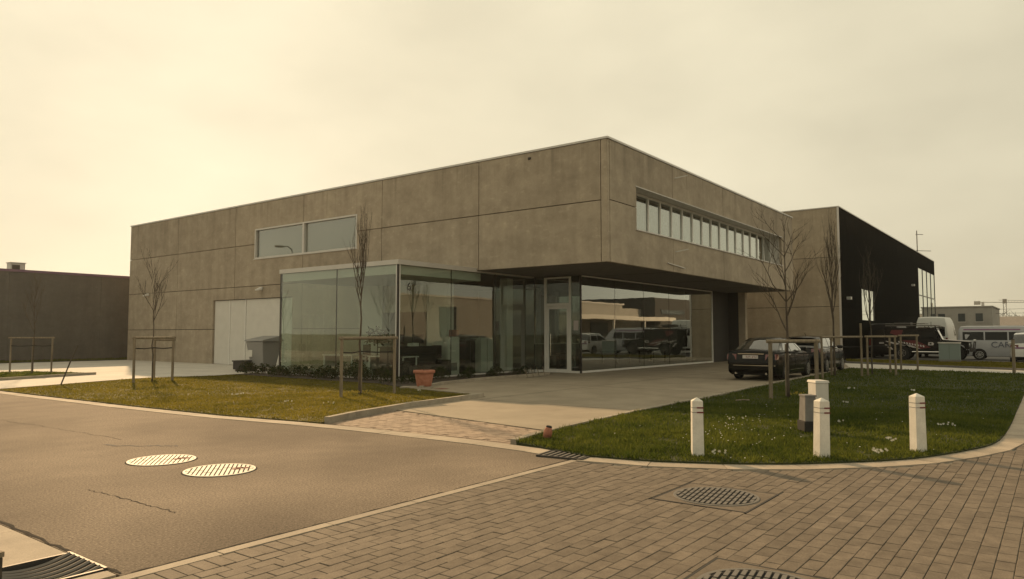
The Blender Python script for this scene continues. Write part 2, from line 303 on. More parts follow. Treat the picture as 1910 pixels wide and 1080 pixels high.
def stone_line(name, line, half, z0, z1, step, mat, piece='kerb_stone', gap=.008):
    """a kerb or gutter laid from separate stones"""
    pts = resample(line, step); rr = MB()
    nrm = []
    for i in range(len(pts)):
        t = (pts[min(i + 1, len(pts) - 1)] - pts[max(i - 1, 0)]).normalized(); nrm.append(Vector((-t.y, t.x)))
    rr.prism([tuple(p + n_ * half * .8) for p, n_ in zip(pts, nrm)] + [tuple(p - n_ * half * .8) for p, n_ in list(zip(pts, nrm))[::-1]], z0 - .03, z1 - .02)
    rr.v = []; rr.f = []; q_ = [p.copy() for p in pts]; q_[0] = pts[0].lerp(pts[1], .06); q_[-1] = pts[-1].lerp(pts[-2], .06)
    rr.prism([tuple(p + n_ * half * .8) for p, n_ in zip(q_, nrm)] + [tuple(p - n_ * half * .8) for p, n_ in list(zip(q_, nrm))[::-1]], z0 - .03, z1 - .02)
    root = struct(name, rr, 'joint_dark')
    for i in range(len(pts) - 1):
        t = (pts[i + 1] - pts[i]).normalized() * gap / 2; dz = random.uniform(-.002, .002)
        a, b = pts[i] + t, pts[i + 1] - t
        MB().prism([tuple(a + nrm[i] * half), tuple(b + nrm[i + 1] * half), tuple(b - nrm[i + 1] * half), tuple(a - nrm[i] * half)], z0, z1 + dz).build(piece, mat, root)
    return root

# ================================================================ THE SETTING: ground, roads, lawns
struct('ground', MB().face([(-3000, -3000, -.12), (3000, -3000, -.12), (3000, 3000, -.12), (-3000, 3000, -.12)]), 'ground')
road_c = smooth_line([(7.35, 120), (7.35, 60), (7.4, 24), (7.46, 20), (7.55, 16.3), (7.75, 13), (8.12, 10.2), (8.24, 7.6), (8.22, 6.2), (8.12, 5.55)], 5)
as_r = [(x - .17, y) for x, y in road_c]
struct('asphalt_road', MB().prism([(2.33, 5.02), (2.33, 120)] + as_r + [(7.95, 5.15), (7.8, 5.02)], -.08, 0), 'asphalt')
road = bpy.data.objects['asphalt_road']
# near gutter, pavements
stone_line('near_gutter', [(2.03, 5.83), (2.03, 60)], .285, -.08, .006, 1.0, 'gutter', 'gutter_stone'); struct('near_gutter_end', B(1.745, 5.05, -.08, 2.315, 5.19, .005), 'gutter')
struct('near_pavement', B(-9, 5.05, -.08, 1.74, 60, .012), 'drive')
stone_line('road_gutter', road_c[10:], .165, -.08, .008, .98, 'gutter', 'gutter_stone')
lawn_edge = smooth_line([(8.13, 4.98), (8.28, 4.21), (8.54, 3.61), (8.86, 3.06), (9.43, 2.38), (10.47, 1.56), (11.62, 1.08), (12.75, .80), (14.89, .74), (18, .76), (23.7, .80), (35.2, .90)], 5)
def offset(line, d):
    out = []
    for i, p in enumerate(line):
        a, b = Vector(line[max(i - 1, 0)]), Vector(line[min(i + 1, len(line) - 1)]); t = (b - a).normalized(); out.append((p[0] + t.y * d, p[1] - t.x * d))
    return out
edge_c, edge_out = offset(lawn_edge, -(-.0)), None
mid_in = offset(lawn_edge, .155); edge_out = offset(lawn_edge, .31)
if inside(lawn_edge + [(35, 7), (9, 6.5)], *mid_in[20]): mid_in = offset(lawn_edge, -.155); edge_out = offset(lawn_edge, -.31)
stone_line('corner_gutter', mid_in, .15, -.08, .010, .9, 'gutter', 'gutter_stone')

# paved cross street: bed, courses of separate pavers, header course beside the asphalt
struct('paver_road', MB().prism([(-9, -7), (80, -7), (80, .42), (14.5, .42), (14.5, 5.0), (-9, 5.0)], -.08, -.009), 'paver_bed')
proad = bpy.data.objects['paver_road']
struct('far_paver_road', B(17.0, -7, -.07, 80, .40, -.004), 'paver')
stone_line('paver_edge_strip', [(-6, 4.955), (8.0, 4.955)], .05, -.08, .004, 1.0, 'gutter', 'gutter_stone')
covers = [(6.97, 2.76, .45), (4.62, 1.55, .45)]
drains = [(8.09, 5.22)]
lawn_right_poly = lawn_edge + [(36.3, 7.8), (28.7, 7.5), (21, 7.2), (17.6, 7.0), (13.1, 6.82), (9.95, 6.62), (8.50, 6.36), (8.3, 5.6)]
block_poly = edge_out + [(36, 7.8), (8.4, 7), (7.95, 5.2)]
PW, PL, JT = .118, .226, .005
cands = []; cut = []
def rects_cut(a0, b0, a1, b1, h):
    out = []; k0, k1 = max(b0, h[1]), min(b1, h[3])
    if k0 > b0: out.append((a0, b0, a1, k0))
    if k1 < b1: out.append((a0, k1, a1, b1))
    if h[0] > a0: out.append((a0, k0, min(h[0], a1), k1))
    if h[2] < a1: out.append((max(h[2], a0), k0, a1, k1))
    return out
def try_paver(x, y, horiz):
    if inside(block_poly, x, y): return
    hx, hy = (PL / 2, PW / 2) if horiz else (PW / 2, PL / 2); rs = None
    for cx_, cy_, r_ in covers:
        r_ += .024
        if abs(x - cx_) < r_ + hx and abs(y - cy_) < r_ + hy:
            rs = rects_cut(x - hx, y - hy, x + hx, y + hy, (cx_ - r_, cy_ - r_, cx_ + r_, cy_ + r_))
    if rs is not None:
        for a, b, c, d in rs:
            if c - a > .02 and d - b > .02: cut.append((a, b, c, d))
        return
    q = proj((x, y, 0))
    if not q: q = (-9e3, 9e3, 99)
    cands.append((q[2], x, y, horiz, (-60 < q[0] < 1970 and q[1] < 1105)))
k = 0; xx = -3.0
while xx < 7.9: try_paver(xx, 4.785, False); xx += PW
y = 4.665 - PW / 2; row = 0
while y > -6.9:
    x = -2.0 + (row % 2) * PL / 2 + random.uniform(-.02, .02)
    while x < 17.0:
        if True: try_paver(x, y, True)
        x += PL
    y -= PW; row += 1
cands.sort(key=lambda c: (not c[4], c[0]))
def paver_geo(h, jx=0, jy=0):
    a, b, c_ = (PL - JT) / 2, (PW - JT) / 2, .003
    vs_ = [(-a, -b, -.05), (a, -b, -.05), (a, b, -.05), (-a, b, -.05), (-a, -b, -c_), (a, -b, -c_), (a, b, -c_), (-a, b, -c_), (-a + c_, -b + c_, 0), (a - c_, -b + c_, 0), (a - c_, b - c_, 0), (-a + c_, b - c_, 0)]
    return vs_, [(0, 1, 5, 4), (1, 2, 6, 5), (2, 3, 7, 6), (3, 0, 4, 7), (4, 5, 9, 8), (5, 6, 10, 9), (6, 7, 11, 10), (7, 4, 8, 11), (8, 9, 10, 11)]
pv, pf = paver_geo(0); pme = bpy.data.meshes.new('paver'); pme.from_pydata(pv, [], pf); pme.materials.append(M['paver'])
rest = MB()
for i, (d_, x, y, hz, vis) in enumerate(cands):
    rz = (0 if hz else R(90)) + random.gauss(0, .008); z = random.gauss(0, .0012); tx, ty = random.gauss(0, .006), random.gauss(0, .005)
    mt = Matrix.Translation((x, y, z)) @ Matrix.Rotation(rz, 4, 'Z') @ Matrix.Rotation(tx, 4, 'X') @ Matrix.Rotation(ty, 4, 'Y')
    if i < 300:
        o = bpy.data.objects.new('paver', pme); col.objects.link(o); o.parent = proad; o.matrix_local = mt
    else: rest.add([mt @ Vector(p) for p in pv], pf)
for a, b, c, d in cut: rest.box(a + .003, b + .003, -.05, c - .003, d - .003, random.gauss(-.001, .001))
tag(rest.build('more_pavers', 'paver', proad), kind='stuff')
B(2.4, .315, -.07, 17, .345, -.004).build('slot_channel', 'joint_dark', proad)

# driveway, apron, yard, beds, lawns
struct('driveway', MB().prism([(9.93, 6.72), (13.1, 6.94), (17.6, 7.06), (21, 7.26), (28.7, 7.56), (36.7, 7.9), (42.3, 9.4), (47.35, 10.5), (47.35, 17.4), (23.6, 17.4), (23.5, 15.92), (19.5, 15.94), (17, 15.54), (15.08, 14.7), (14.3, 11.66), (11.2, 11.26), (10.7, 11.15)], -.08, .012), 'drive')
drv = bpy.data.objects['driveway']
for (x0, y0, x1, y1) in ((13.6, 6.97, 13.6, 11.55), (19.2, 7.15, 19.2, 15.9), (25.0, 7.45, 25.0, 15.4), (31, 7.7, 31, 15.4), (13.6, 11.3, 36, 11.5)):
    MB().bar((x0, y0, .0125), (x1, y1, .0125), .012, .003).build('slab_joint', 'joint_dark', drv)
apron_poly = [(8.44, 6.46), (8.36, 10.5), (10.68, 11.1), (9.92, 6.7)]
struct('apron', MB().prism(apron_poly, -.08, -.012), 'paver_bed'); ap = bpy.data.objects['apron']
ab = MB(); s_ = .105
for i in range(-4, 46):
    for j in range(-4, 60):
        # herringbone
        kk = (i - j) % 4
        x0, y0 = 8.2 + i * s_, 6.3 + j * s_
        if kk == 0: wd, hh = 2 * s_, s_
        elif kk == 3: wd, hh = s_, 2 * s_
        else: continue
        if all(inside(apron_poly, x0 + dx * wd, y0 + dy * hh) for dx in (0, 1) for dy in (0, 1)):
            z = random.gauss(0, .0012); ab.box(x0 + .003, y0 + .003, -.04, x0 + wd - .003, y0 + hh - .003, .003 + z)
tag(ab.build('herringbone_pavers', 'red_paver', ap), kind='stuff')
tag(MB().prism([(p[0] + (0.01 if p[0] < 9 else -.01), p[1]) for p in apron_poly], -.06, -.004).build('apron_infill', 'red_paver', ap))

struct('yard', MB().prism([(7.55, 24.1), (9.4, 24.75), (12.4, 26.05), (14.85, 25.4), (17.1, 25.8), (17.1, 24.5), (21.6, 24.5), (21.6, 47.9), (7.55, 47.9)], -.08, .006), 'yard')
left_lawn_poly = [(7.56, 23.9), (7.62, 20), (7.71, 16.3), (7.91, 13.05), (8.28, 10.55), (8.92, 10.82), (9.98, 11.07), (11.2, 11.39), (14.2, 11.72), (14.98, 15.35), (15.65, 17.2), (15.85, 25.5), (14.85, 25.3), (12.4, 25.95), (9.4, 24.66)]
struct('left_lawn', MB().prism(left_lawn_poly, -.1, .03), 'turf_dry')
strip_poly = [(7.6, 28.5), (9.24, 29.1), (12.8, 30.4), (11.8, 34), (7.6, 34.4)]
struct('yard_lawn', MB().prism(strip_poly, -.1, .06), 'turf')
wall_strip_poly = [(9, 45.9), (24, 45.9), (24, 47.95), (9, 47.95)]
struct('wall_foot_lawn', MB().prism(wall_strip_poly, -.1, .05), 'turf')
struct('planting_bed', MB().prism([(15.06, 15.3), (15.12, 14.82), (17, 15.66), (19.5, 16.06), (23.48, 16.04), (23.48, 17.74), (17.04, 17.74), (17.04, 25.7), (15.92, 25.5), (15.72, 17.2)], -.1, .05), 'soil')
struct('right_lawn', MB().prism(lawn_right_poly, -.1, .03), 'turf')
far_lawn_poly = [(38.3, .9), (42.9, 9.35), (47.2, 10.35), (47.2, .9)]
struct('far_lawn', MB().prism(far_lawn_poly, -.1, .075), 'turf')
struct('far_path', MB().prism([(35.3, .8), (36.5, 7.85), (42.3, 9.38), (37.95, .8)], -.09, .022), 'yard')
stone_line('far_path_kerb', [(38.1, .9), (42.6, 9.35)], .06, -.08, .11, 1.0, 'cabinet_base')
struct('parking_lot', B(47.25, -14, -.08, 125, 10.5, .008), 'lot')
stone_line('lot_kerb', [(47.22, .9), (47.22, 10.3)], .05, -.08, .10, 1.0, 'kerb')
stone_line('lawn_kerb', [(8.40, 10.53), (8.92, 10.77), (9.98, 11.02), (11.2, 11.33), (14.3, 11.68)], .055, -.08, .115, .98, 'kerb')
stone_line('bed_kerb', [(15.1, 14.76), (17, 15.6), (19.5, 16.0), (23.5, 15.98)], .05, -.08, .10, .98, 'kerb')
stone_line('lawn_edging', [(14.27, 11.75), (15.02, 15.3)], .045, -.08, .06, .98, 'kerb')
stone_line('driveway_edging', [(8.50, 6.41), (9.93, 6.66), (13.1, 6.88), (17.6, 7.0), (21, 7.2), (28.7, 7.5), (36.45, 7.87)], .055, -.08, .066, .98, 'kerb')
stone_line('yard_edging', [(7.6, 24.02), (9.4, 24.71), (12.4, 26.0), (14.85, 25.35), (17.0, 25.75)], .04, -.08, .05, .98, 'kerb')
stone_line('yard_lawn_kerb', [(7.6, 28.42), (9.24, 29.02), (12.85, 30.33)], .05, -.08, .10, .98, 'kerb')

# cracks, bitumen seams and darker re-laid patch belong to the asphalt
def wiggle(a, b, n, amp, w0, w1, z, name, mat):
    a, b = Vector(a), Vector(b); t = (b - a).normalized(); nn = Vector((-t.y, t.x)); L_, R_ = [], []
    off = 0
    for i in range(n + 1):
        off = off * .7 + random.gauss(0, amp); p = a.lerp(b, i / n) + nn * off; ww = random.uniform(w0, w1) * (1 if 0 < i < n else .3)
        L_.append(tuple(p + nn * ww)); R_.append(tuple(p - nn * ww))
    m_ = MB(); k = len(L_)
    m_.add([(x, y, z) for x, y in L_] + [(x, y, z) for x, y in R_], [(i, k + i, k + i + 1, i + 1) for i in range(k - 1)]); return m_.build(name, mat, road)
wiggle(gp(165, 913)[:2], gp(330, 957)[:2], 40, .012, .002, .007, .003, 'road_crack', 'bitumen')
wiggle(gp(0, 783)[:2], gp(230, 820)[:2], 60, .015, .002, .006, .003, 'road_crack', 'bitumen')
wiggle(gp(190, 830)[:2], gp(330, 833)[:2], 30, .03, .01, .035, .003, 'road_crack', 'asphalt_patch')
wiggle((2.345, 5.06), (2.345, 30), 240, .008, .008, .022, .003, 'road_seam', 'bitumen')
wiggle((2.4, 5.03), (7.85, 5.03), 120, .005, .006, .016, .003, 'road_seam', 'bitumen')
def blob(cx_, cy_, rx, ry, rot, mat, z):
    ph = [random.uniform(0, 6.28) for _ in range(4)]
    pts = []
    for i in range(48):
        a = 2 * math.pi * i / 48; r_ = 1 + .12 * math.sin(2 * a + ph[0]) + .08 * math.sin(5 * a + ph[1]) + .05 * math.sin(9 * a + ph[2]); x, y = rx * r_ * math.cos(a), ry * r_ * math.sin(a)
        pts.append((cx_ + x * math.cos(rot) - y * math.sin(rot), cy_ + x * math.sin(rot) + y * math.cos(rot), z))
    return MB().face(pts)

# ---------------------------------------------------------------- grass blades (one mass per lawn)
def blades(poly, dens, hmin, hmax, width, name, label, parent=None, zb=.026, dry=False):
    P = np.array(poly); x0, y0 = P.min(0); x1, y1 = P.max(0)
    n = int((x1 - x0) * (y1 - y0) * dens(0)); xy = np.random.rand(n, 2) * [x1 - x0, y1 - y0] + [x0, y0]
    c = np.zeros(n, bool); m_ = len(P); j = m_ - 1
    for i in range(m_):
        xi, yi = P[i]; xj, yj = P[j]
        hit = ((yi > xy[:, 1]) != (yj > xy[:, 1])) & (xy[:, 0] < (xj - xi) * (xy[:, 1] - yi) / (yj - yi + 1e-12) + xi); c ^= hit; j = i
    xy = xy[c]; d = np.hypot(xy[:, 0], xy[:, 1]); keep = np.random.rand(len(xy)) < np.array([dens(q) for q in d]) / dens(0); xy = xy[keep]; d = d[keep]; n = len(xy)
    cl = .5 + .5 * np.sin(xy[:, 0] * 2.3 + 1.3 * np.sin(xy[:, 1] * 1.9)) * np.sin(xy[:, 1] * 2.7 + xy[:, 0] * .8)
    cl2 = .5 + .5 * np.sin(xy[:, 0] * 9.1 + 2 * np.sin(xy[:, 1] * 7)) * np.sin(xy[:, 1] * 8.3)
    tf = np.clip(np.sin(xy[:, 0] * 3.7 + np.sin(xy[:, 1] * 5.1) * 1.7) * np.sin(xy[:, 1] * 4.3 + np.sin(xy[:, 0] * 2.9) * 2) - .45, 0, 1)
    h = (hmin + (hmax - hmin) * np.random.rand(n) * (.30 + .4 * cl + .45 * cl2 + 1.5 * tf))
    bare = (cl + cl2 * .6 < .28) & (np.random.rand(n) < .75); h[bare] *= .25; a = np.random.rand(n) * 6.283; wd = width * (1 + d / 14) * (.6 + .8 * np.random.rand(n))
    lean = h * np.random.uniform(.2, 1.0, n); b = np.random.rand(n) * 6.283
    v = np.zeros((n, 3, 3)); v[:, 0, 0] = xy[:, 0] - wd * np.cos(a); v[:, 0, 1] = xy[:, 1] - wd * np.sin(a); v[:, 1, 0] = xy[:, 0] + wd * np.cos(a); v[:, 1, 1] = xy[:, 1] + wd * np.sin(a)
    v[:, :2, 2] = zb; v[:, 2, 0] = xy[:, 0] + lean * np.cos(b); v[:, 2, 1] = xy[:, 1] + lean * np.sin(b); v[:, 2, 2] = zb + h
    me = bpy.data.meshes.new(name); me.vertices.add(n * 3); me.vertices.foreach_set('co', v.ravel()); me.loops.add(n * 3); me.loops.foreach_set('vertex_index', np.arange(n * 3, dtype=np.int32))
    me.polygons.add(n); me.polygons.foreach_set('loop_start', np.arange(0, n * 3, 3, dtype=np.int32)); me.update(calc_edges=True); me.materials.append(M['grass_dry' if dry else 'grass'])
    o = bpy.data.objects.new(name, me); col.objects.link(o); return tag(o, label, 'grass', kind='stuff')
blades(lawn_right_poly, lambda d: 2600 if d < 12 else (1500 if d < 17 else (500 if d < 24 else 220)), .02, .085, .0045, 'right_grass', 'short green grass covering the lawn around the white bollards')
blades(left_lawn_poly, lambda d: 1300 if d < 20 else 700, .015, .055, .005, 'left_grass', 'sunlit yellow-green grass on the lawn before the glass pavilion', dry=True)
blades(strip_poly, lambda d: 500, .02, .06, .006, 'yard_grass', 'small patch of grass round the far left tree stakes', zb=.055)
blades(wall_strip_poly, lambda d: 200, .03, .12, .012, 'wall_foot_grass', 'rough grass along the foot of the dark left building')
blades(far_lawn_poly, lambda d: 250, .02, .07, .010, 'far_grass', 'dry grass strip in front of the parked off-road vehicle', zb=.07, dry=True)

# ================================================================ MAIN BUILDING
X0, X1, Y0, Y1, ZS, ZT = 21.2, 42.5, 12.0, 45.8, 4.03, 8.25
mainb = thing('concrete_office_building', 'long raw concrete building with jutting upper floor, ribbon window and glass pavilion', 'building', (X0, Y0, 0))
TH = .14
def rects_minus(a0, b0, a1, b1, hole):
    if not hole: return [(a0, b0, a1, b1)]
    h0, k0, h1, k1 = max(hole[0], a0), max(hole[1], b0), min(hole[2], a1), min(hole[3], b1)
    if h0 >= h1 or k0 >= k1: return [(a0, b0, a1, b1)]
    out = []
    if k0 > b0: out.append((a0, b0, a1, k0))
    if k1 < b1: out.append((a0, k1, a1, b1))
    if h0 > a0: out.append((a0, k0, h0, k1))
    if h1 < a1: out.append((h1, k0, a1, k1))
    return out
def panel_x(root, x, y0, z0, y1, z1, holes=(), mat='concrete', th=TH, sgn=1, g_=.016):
    rs = [(y0 + g_, z0 + g_, y1 - g_, z1 - g_)]
    for h in holes: rs = [q for r_ in rs for q in rects_minus(*r_, h)]
    if not rs: return
    mb = MB()
    for (a, b, c, d) in rs: mb.box(x, a, b, x + th * sgn, c, d)
    return mb.build('wall_panel', mat, root, world=True)
def panel_y(root, y, x0, z0, x1, z1, holes=(), mat='concrete', th=TH, g_=.016):
    rs = [(x0 + g_, z0 + g_, x1 - g_, z1 - g_)]
    for h in holes: rs = [q for r_ in rs for q in rects_minus(*r_, h)]
    if not rs: return
    mb = MB()
    for (a, b, c, d) in rs: mb.box(a, y, b, c, y + th, d)
    return mb.build('wall_panel', mat, root, world=True)
cols = [12.27, 17.67, 23.1, 28.55, 34.25, 40.05, Y1]; rows = [0, 1.85, 4.03, 6.16, ZT]
win = (24.7, 5.40, 32.5, 6.93); gar = (29.3, -1, 36.25, 3.40); pavh = (12, -1, 24.4, 4.01)
for i in range(6):
    for j in range(4):
        if j < 2 and cols[i + 1] < 24.3: continue
        panel_x(mainb, X0, max(cols[i], 24.4 if j < 2 else 0), rows[j] + (.0 if j else -.05), cols[i + 1], rows[j + 1], [win, gar])
panel_x(mainb, X0, Y0, ZS, 12.27, ZT)                                              # corner post strip
xs = [X0 + TH, 26.35, 31.75, 37.15, X1]; rib = (23.28, 5.34, 40.42, 6.94)
for i in range(4):
    if i in (0, 3):
        panel_y(mainb, Y0 + .001, xs[i], ZS, xs[i + 1], 6.16, [rib]); panel_y(mainb, Y0 + .001, xs[i], 6.16, xs[i + 1], ZT, [rib])
    else: panel_y(mainb, Y0 + .001, xs[i], ZS, xs[i + 1], 5.34); panel_y(mainb, Y0 + .001, xs[i], 6.94, xs[i + 1], ZT)
for j in (2, 3):                                                                   # far and east sides
    for i in range(6): panel_x(mainb, X1 - TH, cols[i], rows[j], cols[i + 1], rows[j + 1])
panel_x(mainb, X1 - TH, Y0 + TH, ZS, 12.27, ZT)
for j in range(4): 
    for a in range(4): panel_y(mainb, Y1 - TH, xs[a] if a else X0 + TH, rows[j], xs[a + 1] - (TH if a == 3 else 0), rows[j + 1])
for j in (0, 1):
    for i in range(1, 6): panel_x(mainb, X1 - TH, cols[i], rows[j], cols[i + 1], rows[j + 1])
# core behind the joints, roof, soffit
c_ = MB(); c_.box(X0 + .36, 12.75, ZS + .14, X1 - .2, Y1 - .2, ZT - .15); c_.build('core', 'joint_dark', mainb, world=True)
c_ = MB()
for (a, b) in ((24.55, 29.2), (36.4, Y1 - .2)): c_.box(X0 + .20, a, -.05, X0 + .36, b, 4.15)
c_.box(X0 + .20, 29.2, 3.45, X0 + .36, 36.4, 4.15); c_.box(X0 + .20, 12.2, 4.2, X0 + .34, 24.6, ZT - .2); c_.box(X0 + .20, 24.6, 4.2, X0 + .34, 32.6, 5.36); c_.box(X0 + .20, 24.6, 6.97, X0 + .34, 32.6, ZT - .2); c_.box(X0 + .20, 32.6, 4.2, X0 + .34, Y1 - .2, ZT - .2)
c_.build('backing', 'joint_dark', mainb, world=True)
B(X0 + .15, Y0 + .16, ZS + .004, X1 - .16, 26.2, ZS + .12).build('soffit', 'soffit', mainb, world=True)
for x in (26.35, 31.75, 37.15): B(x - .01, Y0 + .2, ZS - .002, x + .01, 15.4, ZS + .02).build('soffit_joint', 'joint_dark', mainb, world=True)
B(X0 + .1, Y0 + .1, ZT - .14, X1 - .1, Y1 - .1, ZT - .02).build('roof', 'lot', mainb, world=True)
c_ = MB(); t_ = .05
c_.box(X0 - .03, Y0 - .03, ZT, X1 + .03, Y0 + .25, ZT + t_ + .02); c_.box(X0 - .03, Y0 + .25, ZT, X0 + .25, Y1 + .03, ZT + t_ + .02); c_.box(X1 - .25, Y0 + .25, ZT, X1 + .03, Y1 + .03, ZT + t_ + .02); c_.box(X0 + .25, Y1 - .25, ZT, X1 - .25, Y1 + .03, ZT + t_ + .02)
c_.build('coping', 'coping', mainb, world=True)
# west window
wn = MB().box(X0 + .10, 24.74, 5.44, X0 + .105, 32.46, 6.89).build('window', 'glass_upper', mainb, world=True)
f_ = MB()
for (a, b, c, d) in ((24.7, 5.40, 32.5, 5.47), (24.7, 6.86, 32.5, 6.93), (24.7, 5.47, 24.77, 6.86), (32.43, 5.47, 32.5, 6.86), (28.47, 5.47, 28.60, 6.86)): f_.box(X0 - .012, a, b, X0 + .12, c, d)
f_.build('frame', 'coping', wn, world=True)
B(X0 - .04, 24.65, 5.37, X0 + .05, 32.55, 5.398).build('sill', 'coping', wn, world=True)
B(X0 + .28, 24.6, 5.36, X0 + .33, 32.6, 6.97).build('blind', 'wall_beige', wn, world=True)
# garage doors
def gdoor(y0, y1, split=True):
    d_ = B(X0 + .10, y0, .02, X0 + .15, y1, 3.38).build('garage_door', 'door_white', mainb, world=True)
    for z in (.86, 1.7, 2.54): B(X0 + .098, y0 + .01, z, X0 + .10, y1 - .01, z + .006).build('seam', 'cabinet', d_, world=True)
    B(X0 + .09, y0 - .02, .0, X0 + .14, y0 + .02, 3.38).build('door_edge', 'joint_dark', d_, world=True)
    return d_
d1 = gdoor(34.76, 36.2); d2 = gdoor(33.36, 34.72); d3 = gdoor(29.35, 33.26)
for y in (34.74, 33.31): B(X0 + .06, y - .035, 0, X0 + .16, y + .035, 3.38).build('door_post', 'white_frame', mainb, world=True)
B(X0 + .08, 32.5, .55, X0 + .10, 32.75, .75).build('vent', 'void', d3, world=True)
B(X0 + .06, 29.3, 3.37, X0 + .12, 36.25, 3.40).build('door_head', 'joint_dark', mainb, world=True)
B(X0 + .3, 29, -.02, X0 + .34, 36.6, 3.5).build('door_void', 'void', mainb, world=True)
def wall_lamp(x, y, z, root, d=(-1, 0)):
    l_ = MB().box(x, y - .05, z - .05, x + .03, y + .05, z + .05).build('wall_lamp', 'alu', root, world=True)
    MB().add([(x - .28, y - .14, z - .02), (x - .28, y + .14, z - .02), (x - .02, y + .12, z + .12), (x - .02, y - .12, z + .12), (x - .26, y - .13, z - .06), (x - .26, y + .13, z - .06), (x - .02, y + .12, z - .0), (x - .02, y - .12, z - .0)], [(0, 1, 2, 3), (7, 6, 5, 4), (0, 4, 5, 1), (1, 5, 6, 2), (2, 6, 7, 3), (3, 7, 4, 0)]).build('lamp_head', 'white_frame', l_, world=True)
wall_lamp(X0 - .03, 31.8, 3.83, mainb); wall_lamp(X0 - .03, 43.3, 3.9, mainb)
# ribbon window in the south face
YR = Y0 + .62
rw = B(23.28, YR, 5.34, 40.42, YR + .006, 6.94).build('ribbon_window', 'glass_upper', mainb, world=True)
c_ = MB(); c_.box(23.1, Y0 + TH, 6.95, 40.6, YR + .12, 7.05); c_.box(23.1, Y0 + TH, 5.2, 40.6, YR + .12, 5.33); c_.box(23.1, Y0 + TH, 5.33, 23.27, YR + .12, 6.95); c_.box(40.43, Y0 + TH, 5.33, 40.6, YR + .12, 6.95)
c_.build('recess_lining', 'cabinet', mainb, world=True)
f_ = MB(); f_.box(23.2, Y0 - .035, 6.905, 40.5, Y0 + .05, 6.935); f_.box(23.2, Y0 - .04, 5.33, 40.5, Y0 + .2, 5.372); f_.build('sill', 'coping', rw, world=True)
step = (40.42 - 23.28) / 16.15
pn = [23.28 + i * step for i in range(17)]; pn[-1] = 40.36
for i, x in enumerate(pn):
    if i: B(x - .035, YR - .05, 5.36, x + .035, YR + .05, 6.93).build('mullion', 'white_frame', rw, world=True)
for i in range(16):
    drop = 6.66 - random.uniform(0, .05)
    if i < 14: B(pn[i] + .05, YR + .09, 5.35, pn[i + 1] - .05, YR + .10, drop).build('blind', 'blind', rw, world=True)
B(23.2, YR - .045, 5.345, 40.4, YR + .045, 5.42).build('frame', 'white_frame', rw, world=True)
B(23.2, YR - .045, 6.86, 40.4, YR + .045, 6.935).build('frame', 'white_frame', rw, world=True)
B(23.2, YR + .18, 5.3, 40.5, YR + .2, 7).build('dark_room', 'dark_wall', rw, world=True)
# small brackets on the south face
for (x, z, dx, dz) in ((26.7, 7.8, .0, .0), (26.7, 4.85, 0, 0)):
    MB().bar((x - .12, Y0, z), (x + .14, Y0 - .42, z + .10), .04, .03).build('flag_bracket', 'coping', mainb, world=True)
MB().bar((25.75, Y0 - .03, 4.35), (27.4, Y0 - .03, 4.25), .03, .03).build('cable_rail', 'coping', mainb, world=True)
B(X0 - .05, 15.2, 7.98, X0, 15.3, 8.06).build('scupper', 'joint_dark', mainb, world=True)

# ---- glass pavilion and ground floor
def pane_x(x, y0, y1, z0, z1, mat='glass'):                                          # glass wall facing west
    return B(x, y0 + .008, z0, x + .012, y1 - .008, z1).build('pane', mat, mainb, world=True)
def pane_y(y, x0, x1, z0, z1, mat='glass'):
    return B(x0 + .008, y, z0, x1 - .008, y + .012, z1).build('pane', mat, mainb, world=True)
PX, PY, PYE, PZ = 17.1, 17.8, 24.4, 3.97
pane_x(PX, 21.0, PYE, .1, PZ, 'glass_green'); pane_x(PX, PY + .03, 21.0, .1, PZ, 'glass_green')
for a, b in ((PX + .03, 19.79), (19.79, 22.4), (22.4, 25.06)): pane_y(PY, a, b, .1, PZ, 'glass_green')
pane_y(PYE, PX + .02, 19.2, .1, PZ, 'glass_green'); pane_y(PYE, 19.2, X0, .1, PZ, 'glass_green')
for (x, y) in ((19.79, PY), (22.4, PY)): B(x - .012, y - .004, .1, x + .012, y + .02, PZ).build('glazing_joint', 'black_frame', mainb, world=True)
B(PX - .004, 20.988, .1, PX + .03, 21.012, PZ).build('glazing_joint', 'black_frame', mainb, world=True)
B(PX - .012, PY - .012, .06, PX + .05, PY + .05, PZ).build('corner_post', 'black_frame', mainb, world=True)
B(PX - .006, PY + .06, .06, PX + .05, PY + .10, PZ).build('corner_trim', 'white_frame', mainb, world=True)
B(PX + .06, PY - .006, .06, PX + .10, PY + .05, PZ).build('corner_trim', 'white_frame', mainb, world=True)
B(PX - .006, PYE - .06, .06, PX + .05, PYE + .02, PZ).build('corner_post', 'black_frame', mainb, world=True)
B(PX - .04, PY - .04, PZ, X0 - .003, PYE + .04, PZ + .16).build('pavilion_roof', 'coping', mainb, world=True)
B(X0 - .002, PY - .04, PZ, 25.0, PY + .2, PZ + .055).build('head_frame', 'coping', mainb, world=True)
B(PX + .05, PY + .1, PZ - .32, X0 + .4, PYE - .05, PZ - .02).build('ceiling', 'wall_white', mainb, world=True)
f_ = MB(); f_.box(PX - .02, PY - .02, -.05, PX + .06, PYE + .02, .098); f_.box(PX + .06, PY - .02, -.05, 25.0, PY + .06, .098); f_.build('plinth', 'cabinet', mainb, world=True)
